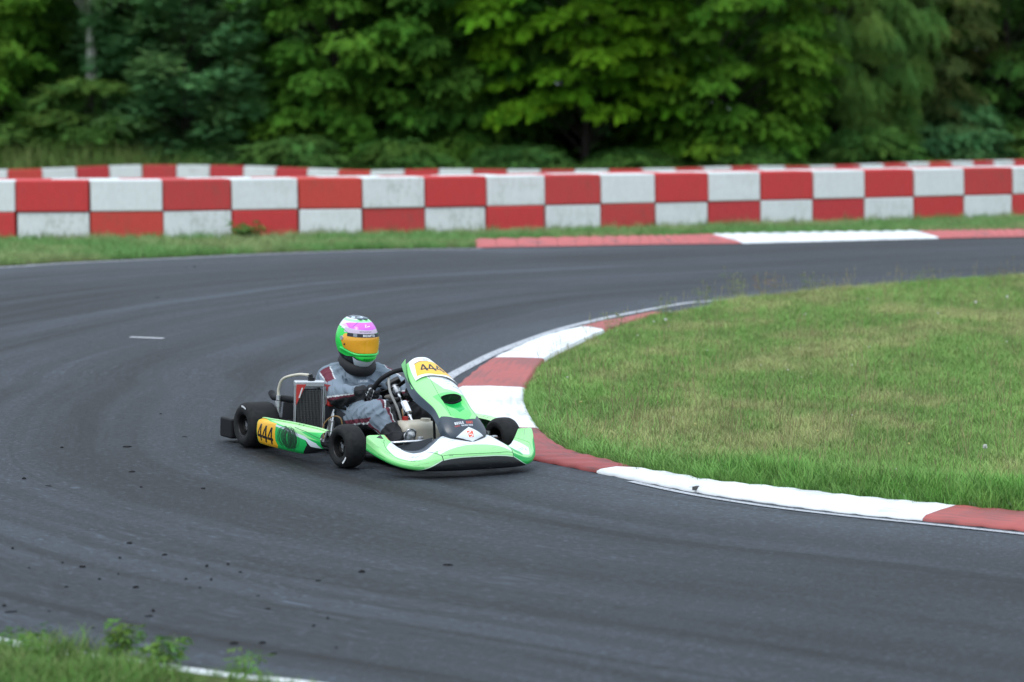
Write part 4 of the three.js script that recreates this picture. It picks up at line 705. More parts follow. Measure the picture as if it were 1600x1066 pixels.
mesh('seat_stay', join([-1, 1].map((s) => tube([[0.02, 0.1, s * 0.3], [0.0, 0.28, s * 0.22], [0.0, 0.34, s * 0.19]], 0.008))), K.matt, kart);

// radiator beside the seat
{
  const r = group('radiator', kart); r.position.set(0.3, 0.066, 0.395); r.rotation.set(0, -0.3, -0.04);
  const W = 0.165, Ht = 0.335;
  const fins = []; for (let i = 0; i < 17; i++) fins.push(box(0.03, Ht - 0.05, 0.0035, 0.0, Ht / 2, -W / 2 + 0.012 + (i * (W - 0.024)) / 16));
  for (let i = 0; i < 26; i++) fins.push(box(0.026, 0.0012, W - 0.02, 0, 0.03 + (i * (Ht - 0.06)) / 25, 0));
  mesh('core', join(fins), mat(lin(0.16, 0.16, 0.16), 0.45, { metalness: 0.7 }), r); mesh('core_back', box(0.006, Ht - 0.04, W - 0.01, -0.016, Ht / 2, 0), K.matt, r);
  for (const s of [-1, 1]) mesh('side_plate', box(0.05, Ht, 0.006, 0, Ht / 2, s * (W / 2 + 0.002)), K.alu, r);
  mesh('top_tank', box(0.055, 0.04, W + 0.02, 0, Ht + 0.012, 0, 0.01), K.alu, r); mesh('bottom_tank', box(0.05, 0.035, W + 0.01, 0, -0.004, 0, 0.008), K.alu, r);
  mesh('filler_cap', join([rod([0, Ht + 0.03, -0.012], [0, Ht + 0.052, -0.012], 0.022, 0.022, 18), rod([0, Ht + 0.05, -0.012], [0, Ht + 0.07, -0.004], 0.013, 0.013, 12)]), K.black, r);
  const tri = (a, b, c, z) => { const g = new THREE.Shape([new THREE.Vector2(...a), new THREE.Vector2(...b), new THREE.Vector2(...c)]), e = new THREE.ExtrudeGeometry(g, { depth: 0.003, bevelEnabled: false }); e.rotateY(Math.PI / 2); return e; };
  const t1 = tri([-W / 2 - 0.002, Ht + 0.012], [-W / 2 + 0.058, Ht + 0.012], [-W / 2 - 0.002, Ht - 0.115], 0); t1.translate(0.03, 0, 0); mesh('corner_plate', t1, mat(lin(0.5, 0.045, 0.04), 0.4), r).userData.label = 'red triangular corner plate with white lettering';
  mesh('corner_plate_print', surf(1, 1, (u, v) => [0.0345, Ht - 0.07 + v * 0.062 + u * 0.0, W / 2 - 0.012 - v * 0.018 - u * 0.008]), K.white, r);
  const t2 = tri([0, 0], [0.075, -0.012], [0.012, -0.13], 0); t2.rotateY(0.25); t2.translate(0.02, Ht + 0.012, -W / 2 - 0.004); mesh('side_wing', t2, mat(0xffffff, 0.4, { map: canvasTexture(64, 64, (x, w, h) => { x.fillStyle = '#c9c2c4'; x.fillRect(0, 0, w, h); }) }), r);
  const t3 = tri([0, 0.002], [0.075, -0.012], [0.02, -0.045], 0); t3.rotateY(0.25); t3.translate(0.025, Ht + 0.012, -W / 2 - 0.004); mesh('side_wing_stripe', t3, mat(lin(0.42, 0.06, 0.06), 0.4), r);
  mesh('front_strut', rod([0.03, 0.0, -W / 2 - 0.01], [0.03, Ht, -W / 2 - 0.012], 0.004), K.steel, r);
}
mesh('overflow_hose', tube([[0.3, 0.465, 0.4], [0.22, 0.46, 0.43], [0.11, 0.425, 0.47], [0.07, 0.36, 0.48], [0.07, 0.31, 0.48]], 0.0085, 36), K.cream, kart);
mesh('thermostat', join([rod([0.07, 0.32, 0.48], [0.07, 0.29, 0.48], 0.014, 0.014, 14), rod([0.07, 0.285, 0.48], [0.07, 0.25, 0.48], 0.02, 0.02, 14), rod([0.07, 0.25, 0.48], [0.07, 0.215, 0.48], 0.015, 0.015, 14)]), K.alu, kart);
mesh('water_hose', tube([[-0.1, 0.315, 0.44], [-0.04, 0.295, 0.45], [0.07, 0.3, 0.45], [0.2, 0.3, 0.42]], 0.021, 30, 12), K.matt, kart);
mesh('chain_guard', (() => { const s = new THREE.Shape(); [[-0.12, 0.1], [-0.1, 0.25], [-0.02, 0.275], [0.1, 0.2], [0.3, 0.13], [0.3, 0.08], [0, 0.06]].forEach(([a, b], i) => (i ? s.lineTo(a, b) : s.moveTo(a, b))); const g = new THREE.ExtrudeGeometry(s, { depth: 0.05, bevelEnabled: true, bevelSize: 0.006, bevelThickness: 0.006, bevelSegments: 2 }); g.translate(0, 0, 0.3); return g; })(), K.matt, kart);
mesh('wiring', tube([[0.42, 0.09, 0.35], [0.4, 0.17, 0.34], [0.43, 0.22, 0.3], [0.48, 0.215, 0.27], [0.5, 0.14, 0.26]], 0.005, 30), K.brown, kart);
mesh('side_bracket', join([rod([0.46, 0.06, 0.33], [0.43, 0.24, 0.29], 0.007), rod([0.38, 0.06, 0.33], [0.4, 0.26, 0.27], 0.007), box(0.05, 0.1, 0.02, 0.42, 0.15, 0.3, 0.005)]), K.alu, kart);
mesh('ignition_box', box(0.06, 0.05, 0.06, 0.35, 0.3, 0.27, 0.012), K.red, kart);
mesh('ignition_cable', join([tube([[0.36, 0.31, 0.25], [0.41, 0.3, 0.25], [0.48, 0.29, 0.22]], 0.012, 16), tube([[0.36, 0.285, 0.25], [0.41, 0.275, 0.25], [0.47, 0.27, 0.22]], 0.01, 16)]), K.matt, kart);
// engine on the far side of the seat
{
  const e = group('engine', kart); mesh('crankcase', box(0.2, 0.16, 0.16, 0.28, 0.15, -0.34, 0.03), K.alu, e); const f = []; for (let i = 0; i < 8; i++) f.push(box(0.15, 0.006, 0.14, 0.29, 0.235 + i * 0.014, -0.34, 0)); f.push(rod([0.29, 0.22, -0.34], [0.29, 0.35, -0.34], 0.05)); mesh('cylinder', join(f), K.alu, e);
  mesh('air_box', box(0.14, 0.1, 0.24, 0.5, 0.25, -0.36, 0.03), K.matt, e); mesh('exhaust', tube([[0.2, 0.22, -0.36], [0.05, 0.25, -0.42], [-0.1, 0.25, -0.3], [-0.14, 0.25, 0.0], [-0.14, 0.26, 0.2]], 0.045, 40, 14), mat(lin(0.12, 0.11, 0.1), 0.5, { metalness: 0.8 }), e);
}

// ---------------------------------------------------------------- the driver (same axes as the kart)
function nets(lo, hi, cell, field, paint) { // smooth surface of a distance field
  const n = [0, 1, 2].map((k) => Math.ceil((hi[k] - lo[k]) / cell) + 1), [nx, ny, nz] = n, F = new Float32Array(nx * ny * nz), id = new Int32Array(nx * ny * nz).fill(-1);
  for (let k = 0, i = 0; k < nz; k++) for (let j = 0; j < ny; j++) for (let a = 0; a < nx; a++, i++) F[i] = field(lo[0] + a * cell, lo[1] + j * cell, lo[2] + k * cell);
  const pos = [], nor = [], col = [], idx = [], S = [1, nx, nx * ny];
  const corner = []; for (let c = 0; c < 8; c++) corner.push([c & 1, (c >> 1) & 1, c >> 2, (c & 1) + ((c >> 1) & 1) * nx + (c >> 2) * nx * ny]);
  const edges = []; for (let a = 0; a < 8; a++) for (let b = a + 1; b < 8; b++) { const d = a ^ b; if (d === 1 || d === 2 || d === 4) edges.push([a, b]); }
  for (let k = 0; k < nz - 1; k++) for (let j = 0; j < ny - 1; j++) for (let a = 0; a < nx - 1; a++) {
    const i = a + j * nx + k * nx * ny; let neg = 0; for (const c of corner) if (F[i + c[3]] < 0) neg++; if (!neg || neg === 8) continue;
    let x = 0, y = 0, z = 0, m = 0;
    for (const [p, q] of edges) { const fp = F[i + corner[p][3]], fq = F[i + corner[q][3]]; if (fp < 0 === fq < 0) continue; const t = fp / (fp - fq); x += mix(corner[p][0], corner[q][0], t); y += mix(corner[p][1], corner[q][1], t); z += mix(corner[p][2], corner[q][2], t); m++; }
    id[i] = pos.length / 3; const X = lo[0] + (a + x / m) * cell, Y = lo[1] + (j + y / m) * cell, Z = lo[2] + (k + z / m) * cell, e = cell * 0.7; pos.push(X, Y, Z);
    const g = V3(field(X + e, Y, Z) - field(X - e, Y, Z), field(X, Y + e, Z) - field(X, Y - e, Z), field(X, Y, Z + e) - field(X, Y, Z - e)).normalize(); nor.push(g.x, g.y, g.z); col.push(...paint(X, Y, Z, g));
  }
  for (let k = 1; k < nz - 1; k++) for (let j = 1; j < ny - 1; j++) for (let a = 1; a < nx - 1; a++) {
    const i = a + j * nx + k * nx * ny, f = F[i] < 0;
    for (let d = 0; d < 3; d++) { if (F[i + S[d]] < 0 === f) continue; const u = S[(d + 1) % 3], v = S[(d + 2) % 3], q = [id[i], id[i - u], id[i - u - v], id[i - v]]; if (q.some((w) => w < 0)) continue; f ? idx.push(q[0], q[1], q[2], q[0], q[2], q[3]) : idx.push(q[0], q[2], q[1], q[0], q[3], q[2]); }
  }
  const g = new THREE.BufferGeometry(); g.setAttribute('position', new THREE.Float32BufferAttribute(pos, 3)); g.setAttribute('normal', new THREE.Float32BufferAttribute(nor, 3)); g.setAttribute('color', new THREE.Float32BufferAttribute(col, 3)); g.setIndex(idx); return g;
}
const capsule = (a, b, ra, rb, tag2) => { const d = [b[0] - a[0], b[1] - a[1], b[2] - a[2]], l2 = d[0] ** 2 + d[1] ** 2 + d[2] ** 2 || 1e-9; return { a, d, l2, ra, rb, tag: tag2, t: 0 }; };
const capDist = (c, x, y, z) => { const px = x - c.a[0], py = y - c.a[1], pz = z - c.a[2], t = clamp((px * c.d[0] + py * c.d[1] + pz * c.d[2]) / c.l2); c.t = t; return Math.hypot(px - c.d[0] * t, py - c.d[1] * t, pz - c.d[2] * t) - mix(c.ra, c.rb, t); };
const smin = (a, b, k) => { const h = Math.max(k - Math.abs(a - b), 0) / k; return Math.min(a, b) - h * h * k * 0.25; };

const driver = group('person'); driver.position.copy(kart.position); driver.quaternion.copy(kart.quaternion);
tag(driver, 'driver in a grey and maroon racing suit and green helmet, hands on the steering wheel', 'person');
const bones = [
  capsule([0.19, 0.19, -0.07], [0.19, 0.19, 0.07], 0.115, 0.115, 'torso'), capsule([0.17, 0.21, 0], [0.13, 0.34, 0], 0.135, 0.14, 'torso'), capsule([0.14, 0.365, -0.085], [0.14, 0.365, 0.085], 0.11, 0.11, 'torso'),
  capsule([0.15, 0.435, -0.12], [0.15, 0.435, 0.12], 0.072, 0.072, 'torso'), capsule([0.15, 0.45, 0], [0.19, 0.56, 0], 0.075, 0.062, 'neck'),
];
for (const s of [1, -1]) {
  const sh = [0.155, 0.425, s * 0.178], el = s > 0 ? [0.40, 0.345, 0.243] : [0.41, 0.345, -0.25], wr = s > 0 ? [0.575, 0.378, 0.178] : [0.585, 0.385, -0.185];
  bones.push(capsule(sh, el, 0.077, 0.056, 'upper' + s), capsule(el, wr, 0.057, 0.042, 'fore' + s));
  const hip = [0.22, 0.175, s * 0.11], kn = [0.83, 0.272, s * 0.205], an = [1.0, 0.14, s * 0.17], toe = [1.13, 0.19, s * 0.16];
  bones.push(capsule(hip, kn, 0.099, 0.079, 'thigh' + s), capsule(kn, an, 0.078, 0.05, 'shin' + s), capsule([0.985, 0.1, s * 0.17], [1.02, 0.14, s * 0.17], 0.042, 0.045, 'foot' + s), capsule([1.0, 0.115, s * 0.17], toe, 0.04, 0.026, 'foot' + s));
}
const crease = (v) => { const q = 1 - Math.abs(Math.sin(v)); return q * q * q; };
const wrinkle = (x, y, z) => -0.005 * crease(26 * x + 17 * y + 3.2 * Math.sin(13 * z + 8 * y) + 1.5) * (0.5 + 0.5 * Math.sin(11 * z + 7 * x)) - 0.004 * crease(31 * y - 19 * z + 2.6 * Math.sin(15 * x)) + 0.0028 * Math.sin(38 * x + 11 * y + 7 * Math.sin(17 * z + 9 * y)) * Math.sin(29 * y - 21 * z + 5 * Math.sin(13 * x)) + 0.003 * Math.sin(71 * x - 45 * z + 4 * Math.sin(31 * y));
function bodyField(x, y, z) {
  let d = 9; for (const b of bones) { const e = capDist(b, x, y, z); if (e < d + 0.08) d = smin(d, e, b.tag.startsWith('foot') ? 0.03 : 0.055); else if (e < d) d = e; }
  return Math.abs(d) < 0.03 ? d + wrinkle(x, y, z) : d;
}
const SUIT = { grey: [0.18, 0.225, 0.275], black: [0.010, 0.011, 0.014], maroon: [0.13, 0.018, 0.036], white: [0.62, 0.64, 0.66], shoe: [0.012, 0.013, 0.016] };
function bodyPaint(x, y, z, g) {
  let best = null, d = 9; for (const b of bones) { const e = capDist(b, x, y, z); if (e < d) { d = e; best = b; } }
  const t = (capDist(best, x, y, z), best.t), k = best.tag, s = k.endsWith('-1') ? -1 : 1;
  const ax = V3(...best.d).normalize(), v = V3(x - best.a[0], y - best.a[1], z - best.a[2]); v.addScaledVector(ax, -v.dot(ax)).normalize();
  if (k.startsWith('foot')) return y < 0.085 || x > 1.115 ? SUIT.white : SUIT.shoe;
  if (k === 'neck') return SUIT.black;
  if (k.startsWith('thigh') || k.startsWith('shin')) {
    if (k.startsWith('shin') && t > 0.58) return SUIT.shoe;
    const n0 = V3(k.startsWith('shin') ? 0.1 : 0, 0.62, s * 0.78); n0.addScaledVector(ax, -n0.dot(ax)).normalize(); const a = Math.acos(clamp(v.dot(n0), -1, 1));
    if (k.startsWith('thigh') && t < 0.12) return SUIT.grey;
    return a < 0.86 ? SUIT.grey : a < 1.16 ? SUIT.maroon : a < 1.29 ? SUIT.white : SUIT.black;
  }
  if (k.startsWith('upper') || k.startsWith('fore')) {
    if (k.startsWith('fore') && t > 0.86) return SUIT.black;
    const dn = V3(0.15, -1, -s * 0.1); dn.addScaledVector(ax, -dn.dot(ax)).normalize(); const a = v.dot(dn);
    if (k.startsWith('upper')) { const fr = V3(0.75, 0.35, s * 0.55); fr.addScaledVector(ax, -fr.dot(ax)).normalize(); const b = v.dot(fr); if (t > 0.05 && t < 0.62 && b > 0.86) return b > 0.91 ? SUIT.maroon : SUIT.white; return a > 0.55 ? SUIT.black : SUIT.grey; }
    return a > 0.3 ? SUIT.black : a > 0.06 ? SUIT.maroon : a > -0.08 ? SUIT.white : SUIT.grey;
  }
  if (y < 0.27) return y > 0.252 ? SUIT.maroon : SUIT.black;
  // torso: black flanks, white piping
  const w = Math.abs(z); if (y < 0.4 && w > 0.13) return w > 0.145 ? SUIT.black : SUIT.white; if (y > 0.53 && x < 0.16) return SUIT.black; return SUIT.grey;
}
const clothBump = dataTexture(128, 128, (u, v, i, j) => { const n = ((i + j) % 4) / 8 + 0.5 * TABLE[(i * 131 + j * 977) & 65535]; return [n, n, n]; }, false);
mesh('body', nets([-0.1, 0.03, -0.42], [1.2, 0.68, 0.42], 0.0048, bodyField, bodyPaint), mat(0xffffff, 0.82, { vertexColors: true }), driver);
mesh('neck_brace', (() => { const g = new THREE.TorusGeometry(0.088, 0.026, 14, 36); g.scale(1.12, 1.05, 1.5); g.rotateX(Math.PI / 2); g.rotateZ(-0.38); g.translate(0.185, 0.512, 0); return g; })(), mat(lin(0.012, 0.012, 0.014), 0.7), driver);
mesh('chest_patch', surf(8, 4, (u, v) => { const y = 0.4 + v * 0.022; let lo = 0.1, hi = 0.45; const z = 0.035 - u * 0.085; for (let i = 0; i < 24; i++) { const m = (lo + hi) / 2; bodyField(m, y, z) < 0 ? (lo = m) : (hi = m); } return [hi + 0.003, y, z, u, v]; }), mat(0xffffff, 0.7, { map: canvasTexture(256, 64, (x, w, h) => { x.fillStyle = '#8c99a8'; x.fillRect(0, 0, w, h); x.fillStyle = '#eef1f4'; x.font = 'bold 46px sans-serif'; x.textBaseline = 'middle'; x.textAlign = 'center'; x.fillText('RACING', w / 2, h / 2); }) }), driver);
for (const s of [1, -1]) { // gloves closed round the wheel rim
  const c = V3(-0.035, -0.042, s * 0.128).add(steerAt), T = V3(0.64, 0.77, 0).normalize(), N = wheelAxis.clone(), O = V3(0, 0, s); // T along the rim, N away from the driver, O outward
  const P = (t, n, o) => [c.x + T.x * t + N.x * n + O.x * o, c.y + T.y * t + N.y * n + O.y * o, c.z + T.z * t + N.z * n + O.z * o];
  const parts = [capsule(P(-0.055, -0.055, 0.045), P(-0.02, -0.03, 0.03), 0.03, 0.033, 'wrist'), capsule(P(-0.03, -0.022, 0.028), P(0.03, -0.016, 0.026), 0.026, 0.024, 'back'), capsule(P(-0.02, -0.028, 0.004), P(0.02, -0.024, 0.004), 0.019, 0.017, 'palm')];
  [[-0.036, 0.9], [-0.013, 1.05], [0.011, 1.0], [0.034, 0.85]].forEach(([t, l]) => parts.push(capsule(P(t, -0.004, 0.034), P(t, 0.022 * l, 0.03), 0.0125, 0.0115, 'finger'), capsule(P(t, 0.022 * l, 0.03), P(t, 0.034 * l, 0.004), 0.0112, 0.0105, 'finger'), capsule(P(t, 0.034 * l, 0.004), P(t, 0.018, -0.022 * l), 0.0105, 0.0095, 'tip')));
  parts.push(capsule(P(0.02, -0.024, 0.0), P(0.05, -0.022, -0.012), 0.014, 0.0115, 'thumb'), capsule(P(0.05, -0.022, -0.012), P(0.06, -0.003, -0.022), 0.0115, 0.01, 'thumb'));
  const f = (x, y, z) => { let d = 9; for (const p of parts) d = smin(d, capDist(p, x, y, z), p.tag === 'finger' || p.tag === 'tip' ? 0.006 : 0.014); return d; };
  const paint = (x, y, z) => { let b = null, d = 9; for (const p of parts) { const e = capDist(p, x, y, z); if (e < d) { d = e; b = p; } } capDist(b, x, y, z); return (b.tag === 'wrist' && b.t > 0.3 && b.t < 0.75) || (b.tag === 'back' && b.t > 0.2 && b.t < 0.45) || (b.tag === 'finger' && b.t < 0.22) ? SUIT.white : SUIT.black; };
  mesh('glove', nets([c.x - 0.13, c.y - 0.12, c.z - 0.09], [c.x + 0.12, c.y + 0.11, c.z + 0.09], 0.0032, f, paint), mat(0xffffff, 0.75, { vertexColors: true }), driver);
}
// helmet
const helmetAt = V3(0.19, 0.658, 0.008);
function helmetPoint(azDeg, elDeg, lift = 0) {
  const az = (azDeg * Math.PI) / 180, el = (elDeg * Math.PI) / 180, ca = Math.cos(az), sa = Math.sin(az), sq = (v, e) => Math.sign(v) * Math.pow(Math.abs(v), e);
  const front = Math.max(0, ca), low = smooth(2, -38, elDeg), a = (ca > 0 ? 0.157 : 0.152) + lift, b = (elDeg > 0 ? 0.158 : 0.185) + lift, c = 0.126 + lift;
  const ce = Math.pow(Math.max(0, Math.cos(el)), 0.86), waist = 1 - 0.1 * low * (1 - front);
  let x = a * ce * sq(ca, 0.94) * waist + 0.026 * low * front ** 1.5 - 0.012 * smooth(30, 70, elDeg), y = b * sq(Math.sin(el), 0.95), z = c * ce * sq(sa, 0.9) * waist;
  if (elDeg < 0 && ca < 0) y *= mix(1, 0.86, -ca);
  const t = -0.07, X = x * Math.cos(t) - y * Math.sin(t), Y = x * Math.sin(t) + y * Math.cos(t); // chin slightly down
  return [helmetAt.x + 0.97 * X, helmetAt.y + 0.97 * Y, helmetAt.z + 0.97 * z];
}
const helmet = group('helmet', driver);
const helmetTexture = canvasTexture(1440, 720, (x, w, h) => {
  const P = (az, el) => [(0.5 - az / 360) * w, (1 - (el + 70) / 160) * h];
  const band = (a0, a1, e0, e1, fill) => { for (const s of [1, -1]) { const q = []; for (let i = 0; i <= 12; i++) q.push(P(s * mix(a0, a1, i / 12), e1)); for (let i = 12; i >= 0; i--) q.push(P(s * mix(a0, a1, i / 12), e0)); poly(x, q, fill); } };
  x.fillStyle = '#27e052'; x.fillRect(0, 0, w, h);
  band(0, 180, 30, 90, '#e6e9ee'); band(0, 78, 22, 34, '#cbb9cf'); band(95, 180, 18, 34, '#27e052');
  for (const s of [1, -1]) poly(x, [P(0, 31), P(s * 30, 32), P(s * 62, 34), P(s * 84, 46), P(s * 64, 50), P(s * 30, 53), P(0, 53)], '#dd6fe6');
  for (const s of [1, -1]) { poly(x, [P(s * 84, 46), P(s * 62, 34), P(s * 100, 38)], '#e9b9ee'); stroke(x, [P(s * 30, 53), P(s * 40, 46), P(s * 50, 38)], 5, '#39323c'); }
  band(0, 120, 53, 62, '#a8f7b0'); band(0, 180, 66, 90, '#3b4650'); band(0, 24, 62, 70, '#5a6a76'); band(120, 180, 50, 62, '#cfd6dc');
  for (const [a, e] of [[12, 72], [-20, 74], [60, 70], [-80, 72], [150, 76]]) poly(x, [P(a - 14, e), P(a + 16, e - 3), P(a + 24, e + 5), P(a - 6, e + 7)], '#c6d6e2');
  stroke(x, [P(100, 33), P(86, 30), P(74, 26), P(60, 20)], 4, '#2c7a44'); poly(x, [P(120, 30), P(150, 30), P(150, -10), P(128, -6)], '#eef4f0');
  // lower shell
  for (const s of [1, -1]) { poly(x, [P(s * 20, -30), P(s * 48, -26), P(s * 70, -27), P(s * 110, -22), P(s * 180, -14), P(s * 180, -70), P(s * 20, -70)], '#15171a'); poly(x, [P(s * 180, -30), P(s * 118, -26), P(s * 84, -40), P(s * 60, -58), P(s * 72, -60), P(s * 100, -46), P(s * 180, -40)], '#b838c0'); poly(x, [P(s * 30, -70), P(s * 30, -44), P(s * 50, -52), P(s * 70, -62), P(s * 70, -70)], '#6f8f4c'); }
  poly(x, [P(48, -27), P(34, -34), P(0, -38), P(-34, -34), P(-48, -27), P(-40, -70), P(40, -70)], '#c9d0d4'); poly(x, [P(30, -54), P(-30, -54), P(-30, -70), P(30, -70)], '#f2f4f6'); poly(x, [P(40, -70), P(38, -60), P(-38, -60), P(-40, -70)], '#1a1c1e');
  x.fillStyle = '#f6ecf8'; x.font = 'italic bold 46px sans-serif'; x.textAlign = 'center'; x.fillText('Z', ...P(4, 39)); stroke(x, [P(0, 40), P(-12, 42)], 8, '#f6ecf8');
  x.fillStyle = '#6c6470'; x.font = 'bold 22px sans-serif'; x.fillText('MOTORSPORT', ...P(8, 25));
});
mesh('shell', surf(96, 64, (i, j) => { const az = (0.5 - i) * 360, el = mix(-62, 90, j); return [...helmetPoint(az, el), i, (el + 70) / 160]; }), mat(0xffffff, 0.22, { map: helmetTexture }), helmet);
mesh('lining', surf(40, 4, (i, j) => { const q = helmetPoint((0.5 - i) * 360, -61.5); return [mix(q[0], helmetAt.x, j * 0.45), q[1] + 0.015 * j, mix(q[2], helmetAt.z, j * 0.45)]; }), K.matt, helmet);
const visorLow = (az) => -17 + 9 * smooth(30, 86, Math.abs(az)), visorHigh = (az) => 21 - 3 * smooth(40, 86, Math.abs(az));
mesh('visor', surf(60, 16, (i, j) => { const az = mix(84, -84, i), k = Math.abs(az) > 70 ? smooth(84, 70, Math.abs(az)) : 1, el = mix(mix(4, visorLow(az), k), mix(6, visorHigh(az), k), j); return [...helmetPoint(az, el, 0.006), i, j]; }), new THREE.MeshPhysicalMaterial({ color: lin(1.0, 0.46, 0.025), metalness: 0.25, roughness: 0.2, side: THREE.DoubleSide, clearcoat: 1, clearcoatRoughness: 0.04 }), helmet);
mesh('visor_strip', surf(44, 3, (i, j) => { const az = mix(62, -62, i); return [...helmetPoint(az, mix(13.5, 21.3, j), 0.0085), i, j]; }), mat(0xffffff, 0.3, { map: canvasTexture(1024, 96, (x, w, h) => { x.fillStyle = '#23262b'; x.fillRect(0, 0, w, h); x.fillStyle = '#f4f5f6'; x.font = 'bold 84px sans-serif'; x.textAlign = 'center'; x.textBaseline = 'middle'; x.fillText('BEMTO', w / 2, h / 2 + 4); x.fillStyle = '#8b9097'; x.fillRect(150, 8, 90, 80); }) }), helmet);
mesh('visor_seal', (() => { const q = []; for (let i = 0; i <= 40; i++) { const az = mix(86, -86, i / 40); q.push(V3(...helmetPoint(az, visorLow(az) - 4, 0.002))); } return new THREE.TubeGeometry(new THREE.CatmullRomCurve3(q), 80, 0.0085, 8); })(), mat(lin(0.03, 0.62, 0.1), 0.25), helmet);
mesh('chin_vent', surf(24, 8, (i, j) => { const az = mix(40, -40, i), top = -23, low = -36 + 8 * (az / 40) ** 2; return [...helmetPoint(az, mix(low, top, j), 0.009 * Math.sin(Math.PI * clamp(j * 0.8 + 0.15)) * (1 - 0.6 * (az / 40) ** 4)), i, j]; }), mat(0xffffff, 0.28, { map: canvasTexture(512, 128, (x, w, h) => { x.fillStyle = '#0fce3c'; x.fillRect(0, 0, w, h); x.fillStyle = '#0c3a18'; x.font = 'bold 56px sans-serif'; x.textAlign = 'center'; x.textBaseline = 'middle'; x.fillText('BEMTO', w / 2, h * 0.5); }) }), helmet);
for (const s of [1, -1]) { const q = helmetPoint(s * 78, 8, 0.008), g = new THREE.CylinderGeometry(0.013, 0.014, 0.008, 20); g.rotateX(Math.PI / 2); g.rotateY(s * 0.25); g.translate(...q); mesh('visor_pivot', g, K.alu, helmet); const t = helmetPoint(s * 68, -3, 0.008), b = new THREE.SphereGeometry(0.006, 10, 8); b.translate(...t); mesh('tear_off_post', b, K.black, helmet); }
mesh('top_vent', join([0.35, -0.35].map((o) => { const q = helmetPoint(o * 60, 68, 0.0), g = new THREE.SphereGeometry(0.02, 14, 10); g.scale(1.7, 0.45, 0.7); g.translate(q[0], q[1], q[2]); return g; })), mat(lin(0.16, 0.2, 0.24), 0.35), helmet);

// ---------------------------------------------------------------- loose rubber on the asphalt
{
  const spots = [[-2.37, -13.215], [-2.073, -12.836], [-1.632, -13.083], [-1.841, -13.406], [-1.828, -12.978], [-2.201, -12.687], [-1.776, -12.546], [-1.84, -12.408], [-1.956, -12.205], [-1.458, -12.434], [-1.343, -12.425], [-1.372, -12.228], [-1.31, -12.837], [-1.234, -12.634], [-1.401, -12.778], [-1.651, -12.21], [-2.143, -11.731], [-2.093, -11.602], [-1.937, -11.627], [-1.508, -11.539], [-1.7, -11.275], [-1.92, -11.087], [-1.1, -10.98], [-0.988, -10.999], [-0.928, -10.799], [-0.812, -11.372], [-0.765, -11.543], [-0.692, -10.927], [-0.684, -12.673], [-0.867, -12.442], [-1.1, -12.042], [-1.032, -11.744], [-1.505, -11.655], [-1.964, -12.721], [-4.028, -34.699], [-3.935, -34.853], [-3.92, -35.293], [-3.712, -29.357], [-2.061, -17.59], [-2.364, -18.828], [-2.737, -16.983], [-2.35, -17.051], [-2.727, -15.595], [-2.547, -15.329], [-2.037, -15.322], [-1.694, -15.301], [-2.169, -15.936], [-0.296, -12.891]];
  const r = rng(71), m = mat(lin(0.017, 0.017, 0.018), 0.95), shapes = [0, 1, 2, 3].map((k) => { const g = new THREE.IcosahedronGeometry(1, 2), p = g.attributes.position, q = rng(80 + k), ph = [q() * 6, q() * 6, q() * 6]; for (let i = 0; i < p.count; i++) { const X = p.getX(i), Y = p.getY(i), Z = p.getZ(i), n = 1 + 0.3 * Math.sin(3 * X + ph[0]) * Math.sin(4 * Z + ph[1]) + 0.15 * Math.sin(7 * X + 5 * Z + ph[2]); p.setXYZ(i, X * n + 0.35 * Math.sin(2 * X + k) * Z, Math.max(-0.4, Y * n), Z * n); } g.computeVertexNormals(); return g; });
  spots.forEach(([x, z], i) => {
    const big = (i < 34 ? 0.72 : 1.05), l = (0.006 + 0.02 * r() * r()) * big * ([17, 21, 22, 24].includes(i) ? 2.2 : 1), w = (0.004 + 0.007 * r()) * big, h = 0.003 + 0.005 * r();
    const s = mesh('rubber_scrap', shapes[i % 4], m); s.scale.set(l, h, w); s.position.set(x, fall(x, z) + h * 0.4, z); s.rotation.y = (r() - 0.5) * 1.2;
    tag(s, 'small black scrap of tyre rubber lying loose on the asphalt', 'rubber scrap', 'rubber scraps on the asphalt');
  });
}
// ---------------------------------------------------------------- weeds
function weed(label, x, z, o) {
  const g = group('weed'); g.position.set(x, fall(x, z) + (o.base ?? 0.01), z); tag(g, label, 'weed'); const r = rng(o.seed), stems = [], tiers = [];
  for (let k = 0; k < o.stems; k++) {
    const a = r() * 6.283, d = o.spread * Math.sqrt(r()), X = Math.cos(a) * d, Z = Math.sin(a) * d, h = o.height * (0.6 + 0.5 * r()), tx = X * 1.5 + (r() - 0.5) * 0.04, tz = Z * 1.5 + (r() - 0.5) * 0.04;
    stems.push(clean(rod([X * 0.6, -0.01, Z * 0.6], [tx, h, tz], 0.0022, 0.0012, 5)));
    for (let j = 0; j < o.leaves; j++) { const t = 0.2 + (0.8 * (j + r())) / o.leaves; tiers.push([mix(X * 0.6, tx, t), h * t, mix(Z * 0.6, tz, t), 0.012, 0.012, 2, Math.cos(a), Math.sin(a), 0.1]); }
    if (o.flower) { const b = new THREE.SphereGeometry(o.flower, 8, 6); b.translate(tx, h, tz); stems.push(clean(b)); }
  }
  mesh('stems', mergeGeometries(stems), mat(lin(...(o.stem ?? [0.14, 0.2, 0.06])), 0.8), g); foliage('leaves', tiers, o.sprig, o.color, 0.3, o.seed + 1, g);
}
const weedSprig = sprig(5, 0.042, 0.026, 0.011, 0.004, 91), weedSprigThin = sprig(4, 0.06, 0.03, 0.008, 0.006, 92), weedSprigFar = sprig(4, 0.05, 0.03, 0.007, 0.0, 93);
weed('tallest bushy weed on the near corner line', -1.5, -10.62, { seed: 1, stems: 6, leaves: 9, height: 0.14, spread: 0.035, sprig: weedSprig, color: [0.13, 0.24, 0.045] });
